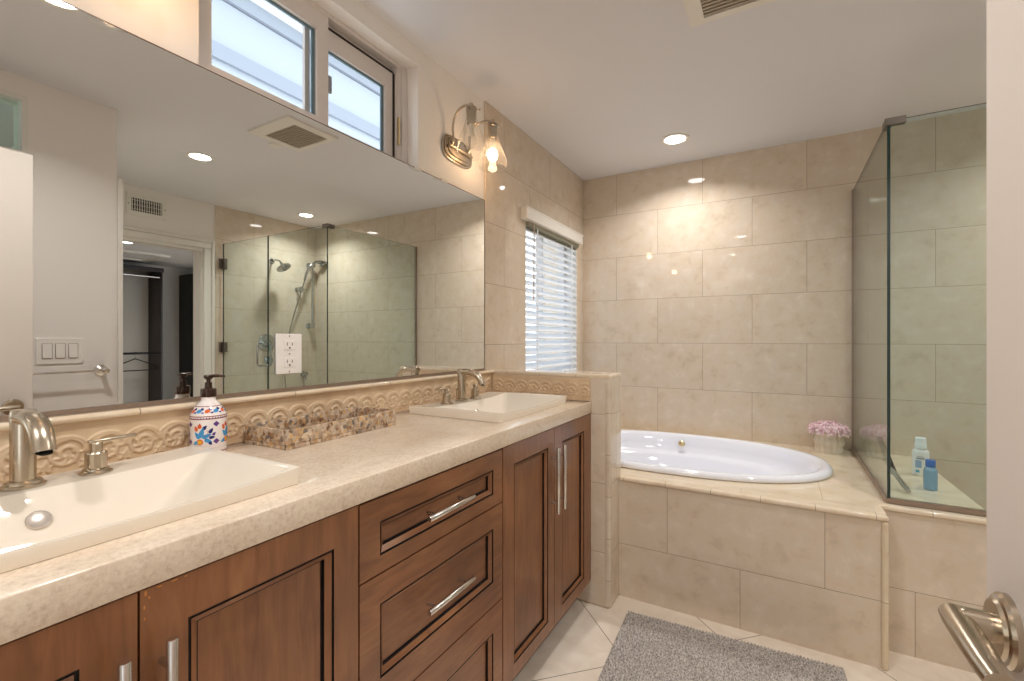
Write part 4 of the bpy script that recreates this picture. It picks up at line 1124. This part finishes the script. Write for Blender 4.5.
# ------------------------------------------------------------------ registers
def register_wall():
    t = thing('wall_register', 'white wall air register over the closet opening seen in the mirror', 'air vent', (CX0, my(1.365), 2.24))
    y0, y1, z0, z1 = my(1.262), my(1.473), 2.150, 2.316
    slab('x', CX0-.010, CX0-.0005, [y0, y0+.030, y1-.030, y1], [z0, z0+.032, z1-.032, z1], lambda i, j: i == 1 and j == 1).build('frame', M_trim, t, bevel=.003)
    MB().box(CX0-.002, CX0-.0006, y0+.030, y1-.030, z0+.032, z1-.032).build('opening', M_slot, t)
    n = 13
    for k in range(n):
        yc_ = y0+.030+(y1-y0-.060)*(k+.5)/n
        MB().box(CX0-.009, CX0-.003, yc_-.0022, yc_+.0022, z0+.030, z1-.030).build('louvre', M_trim, t)
    for k in range(3):
        zc_ = z0+.032+(z1-z0-.064)*(k+.5)/3
        MB().box(CX0-.0045, CX0-.0022, y0+.03, y1-.03, zc_-.0015, zc_+.0015).build('cross_bar', M_trim, t)
    for yy in (y0+.012, y1-.012):
        MB().lathe([(.004, 0), (.003, .002)], (CX0-.010, yy, (z0+z1)/2), (-1, 0, 0), 10).build('screw', M_slot, t)
register_wall()
vt = thing('ceiling_vent', 'white ceiling exhaust vent with a fine grey grille', 'air vent', (mx(-.11), my(1.34), ZC))
vx0, vx1, vy0, vy1 = mx(-.305), mx(.080), my(1.210), my(1.465)
gx0, gx1, gy0, gy1 = mx(-.250), mx(.034), my(1.268), my(1.441)
slab('z', ZC-.012, ZC-.0005, [vx0, gx0, gx1, vx1], [vy0, gy0, gy1, vy1], lambda i, j: i == 1 and j == 1).build('frame', M_trim, vt, bevel=.005, bseg=3)
MB().box(gx0, gx1, gy0, gy1, ZC-.003, ZC-.0008).build('opening', M_slot, vt)
n = 12; mb = MB()
for k in range(n):
    yc_ = gy0+(gy1-gy0)*(k+.5)/n
    mb.box(gx0, gx1, yc_-.0048, yc_+.0048, ZC-.010, ZC-.0035)
for k in (9, 17):
    xx = gx0+(gx1-gx0)*k/26; mb.box(xx-.0012, xx+.0012, gy0, gy1, ZC-.009, ZC-.004)
mb.build('grille', plain('grille', lin(176, 164, 146), rough=.5), vt)
cc = thing('smoke_sensor', 'small round white sensor on the ceiling beside the vent', 'sensor', (mx(.14), my(1.37), ZC))
MB().lathe([(.038, 0), (.038, .003), (.030, .007), (.0, .008)], (mx(.14), my(1.37), ZC-.0005), (0, 0, -1), 28, capt=False).build('cover', M_trim, cc, smooth=True)

# ------------------------------------------------------------------ recessed lights
def make_can(x, y, label):
    t = thing('recessed_light', label, 'ceiling light', (x, y, ZC), 'round recessed ceiling lights')
    mb = MB(); mb.lathe([(.056, 0.0), (.062, .006), (.078, .0055), (.080, .003), (.080, 0)], (x, y, ZC-.0003), (0, 0, -1), 40, capb=False, capt=False)
    mb.build('trim_ring', M_trim, t, smooth=True)
    mb = MB(); mb.lathe([(.0555, 0), (.0555, .0025)], (x, y, ZC-.0006), (0, 0, -1), 36); mb.build('lens', M_lens, t)
    ld = bpy.data.lights.new('lamp', 'AREA'); ld.shape = 'DISK'; ld.size = .108; ld.energy = CAN_W; ld.color = (1, .97, .95); ld.spread = math.radians(CAN_SPREAD)
    lo = bpy.data.objects.new('lamp', ld); COL.objects.link(lo); lo.parent = t; lo.location = (0, 0, -.0045)
    return t
can = make_can(mx(-.563), my(2.266), 'recessed ceiling light directly over the bathtub')
for x, y, lab in [(mx(.764), my(1.263), 'recessed ceiling light by the closet opening seen in the mirror'), (mx(1.459), my(2.26), 'recessed ceiling light inside the shower'), (mx(-.40), my(.475), 'recessed ceiling light over the near sink, cut by the top left corner'), (mx(4.62), my(2.02), 'recessed ceiling light in the closet'), (-.55, -.62, 'added fill lamp over the entry, unseen behind the viewer')]:  # the last one is an unseen lamp added as front fill
    c = copy_tree(can); c.location = (x, y, ZC); c['label'] = lab

# ------------------------------------------------------------------ wall sconces
def make_sconce(yc):
    t = thing('wall_sconce', 'two arm nickel sconce with clear glass bell shades above the mirror', 'wall light', (XP, yc, 2.07), 'nickel sconces above the mirror')
    zc = 2.042
    pl = []
    for k in range(40):
        a = 2*math.pi*k/40; ex = 2/3.2
        pl.append((.112*math.copysign(abs(math.cos(a))**ex, math.cos(a)), .058*math.copysign(abs(math.sin(a))**ex, math.sin(a))))
    Mx = lambda x: Matrix.Translation((x, yc, zc)) @ Matrix(((0, 0, 1, 0), (1, 0, 0, 0), (0, 1, 0, 0), (0, 0, 0, 1)))
    mb = MB(); mb.prismM(pl, .008, Mx(XP)); mb.prismM([(p*.90, q*.84) for p, q in pl], .006, Mx(XP+.008)); mb.prismM([(p*.72, q*.60) for p, q in pl], .005, Mx(XP+.014))
    mb.build('backplate', M_nickel, t, bevel=.002)
    MB().tube([(XP+.024, yc-.085, zc), (XP+.024, yc+.085, zc)], .007, seg=14).build('crossbar', M_nickel, t, smooth=True)
    for s, lit in ((-1, False), (1, True)):
        ya = yc+s*.084; xs = XP+.140
        arm = [(XP+.018, yc+s*.060, zc+.005), (XP+.028, yc+s*.062, zc+.03), (XP+.026, yc+s*.064, zc+.08), (XP+.040, yc+s*.069, zc+.120), (XP+.072, yc+s*.076, zc+.146), (XP+.112, yc+s*.082, zc+.150), (xs, ya, zc+.135)]
        # smooth the arm
        A = [Vector(p) for p in arm]; sm_ = []
        for i in range(len(A)-1):
            p0 = A[max(i-1, 0)]; p1 = A[i]; p2 = A[i+1]; p3 = A[min(i+2, len(A)-1)]
            for q in range(5):
                u = q/5; sm_.append(.5*((2*p1)+(-p0+p2)*u+(2*p0-5*p1+4*p2-p3)*u*u+(-p0+3*p1-3*p2+p3)*u**3))
        sm_.append(A[-1])
        MB().tube(sm_, .0050, seg=12).build('arm', M_nickel, t, smooth=True)
        mb = MB(); mb.lathe([(.007, .150), (.010, .145), (.010, .138), (.022, .133), (.0225, .118), (.0195, .116), (.0195, .062), (.016, .060)], (xs, ya, zc), (0, 0, 1), 28)
        for q in range(3):
            a = 2*math.pi*q/3+.6
            mb.tube([(xs+.020*math.cos(a), ya+.020*math.sin(a), zc+.126), (xs+.032*math.cos(a), ya+.032*math.sin(a), zc+.126)], .003, seg=8)
            mb.lathe([(.0, 0), (.0055, .003), (.0055, .006), (.0, .009)], (xs+.031*math.cos(a), ya+.031*math.sin(a), zc+.126), (math.cos(a), math.sin(a), 0), 10, capb=False, capt=False)
        mb.build('socket', M_nickel, t, smooth=True, angle=35)
        prof_ = [(.0225, .128), (.0228, .112), (.024, .090), (.028, .066), (.036, .040), (.048, .010), (.060, -.018), (.067, -.042), (.066, -.060), (.061, -.072)]
        MB().lathe(prof_, (xs, ya, zc), (0, 0, 1), 40, capb=False, capt=False).build('shade', M_shade, t, smooth=True)
        rim = [(xs+.061*math.cos(2*math.pi*k/40), ya+.061*math.sin(2*math.pi*k/40), zc-.072) for k in range(40)]
        bulb = [(.0, -.040), (.010, -.038), (.018, -.031), (.0225, -.020), (.0225, -.008), (.019, .004), (.014, .014)]
        MB().lathe(bulb, (xs, ya, zc), (0, 0, 1), 28, capb=False, capt=False).build('bulb', M_bulb if lit else M_bulb_off, t, smooth=True)
        MB().lathe([(.0138, .0142), (.0125, .030), (.0120, .060)], (xs, ya, zc), (0, 0, 1), 24).build('bulb_neck', plain('bulb neck', lin(236, 226, 208), rough=.4), t, smooth=True)
    return t
sc1 = make_sconce(1.700)
sc2 = copy_tree(sc1); sc2.location.y = .40; sc2['label'] = 'nickel sconce above the near sink, out of the top left of the view'

# ------------------------------------------------------------------ bath mat
bmx0, bmy0 = -.570, 1.990
rg = thing('bath_mat', 'grey looped pile bath mat on the cream floor before the tub', 'bath mat', (bmx0, bmy0, 0))
rg.rotation_euler.z = math.radians(3.2)
Wm, Dm = .775, .50
nx, ny = 250, 160
rs = np.random.RandomState(4)
gx = np.linspace(0, Wm, nx); gy = np.linspace(0, -Dm, ny)
GX, GY = np.meshgrid(gx, gy, indexing='ij')
jx = rs.rand(nx, ny); 
loops = (np.abs(np.sin(GX*math.pi/.0115+.6*np.sin(GY*160)))**.8)*(np.abs(np.sin(GY*math.pi/.0125+.7*np.sin(GX*120)))**.8)
edge = np.minimum(np.minimum(GX, Wm-GX), np.minimum(-GY, Dm+GY))
prof_e = np.clip(edge/.012, 0, 1)**.5
Z = .002+prof_e*(.006+.014*loops+.003*jx)
GX2 = GX+(rs.rand(nx, ny)-.5)*.0016; GY2 = GY+(rs.rand(nx, ny)-.5)*.0016
mb = MB()
mb.v = [(bmx0+GX2[i, j], bmy0+GY2[i, j], float(Z[i, j])) for i in range(nx) for j in range(ny)]
mb.f = [(i*ny+j, (i+1)*ny+j, (i+1)*ny+j+1, i*ny+j+1) for i in range(nx-1) for j in range(ny-1)]
mb.m = [0]*len(mb.f)
m, nt, b = new_mat('grey chenille')
geo = N(nt, 'ShaderNodeNewGeometry'); n_ = N(nt, 'ShaderNodeTexNoise'); n_.inputs['Scale'].default_value = 170; n_.inputs['Detail'].default_value = 2
nt.links.new(geo.outputs['Position'], n_.inputs['Vector'])
nt.links.new(ramp(nt, n_.outputs['Fac'], [(.34, lin(132, 123, 116)), (.5, lin(176, 168, 160)), (.66, lin(212, 205, 197))]), b.inputs['Base Color'])
b.inputs['Roughness'].default_value = .95
pile = mb.build('pile', m, rg, smooth=True, angle=180)
MB().box(bmx0+.001, bmx0+Wm-.001, bmy0-Dm+.001, bmy0-.001, .0003, .0018).build('backing', plain('mat backing', lin(120, 116, 114), rough=.9), rg)
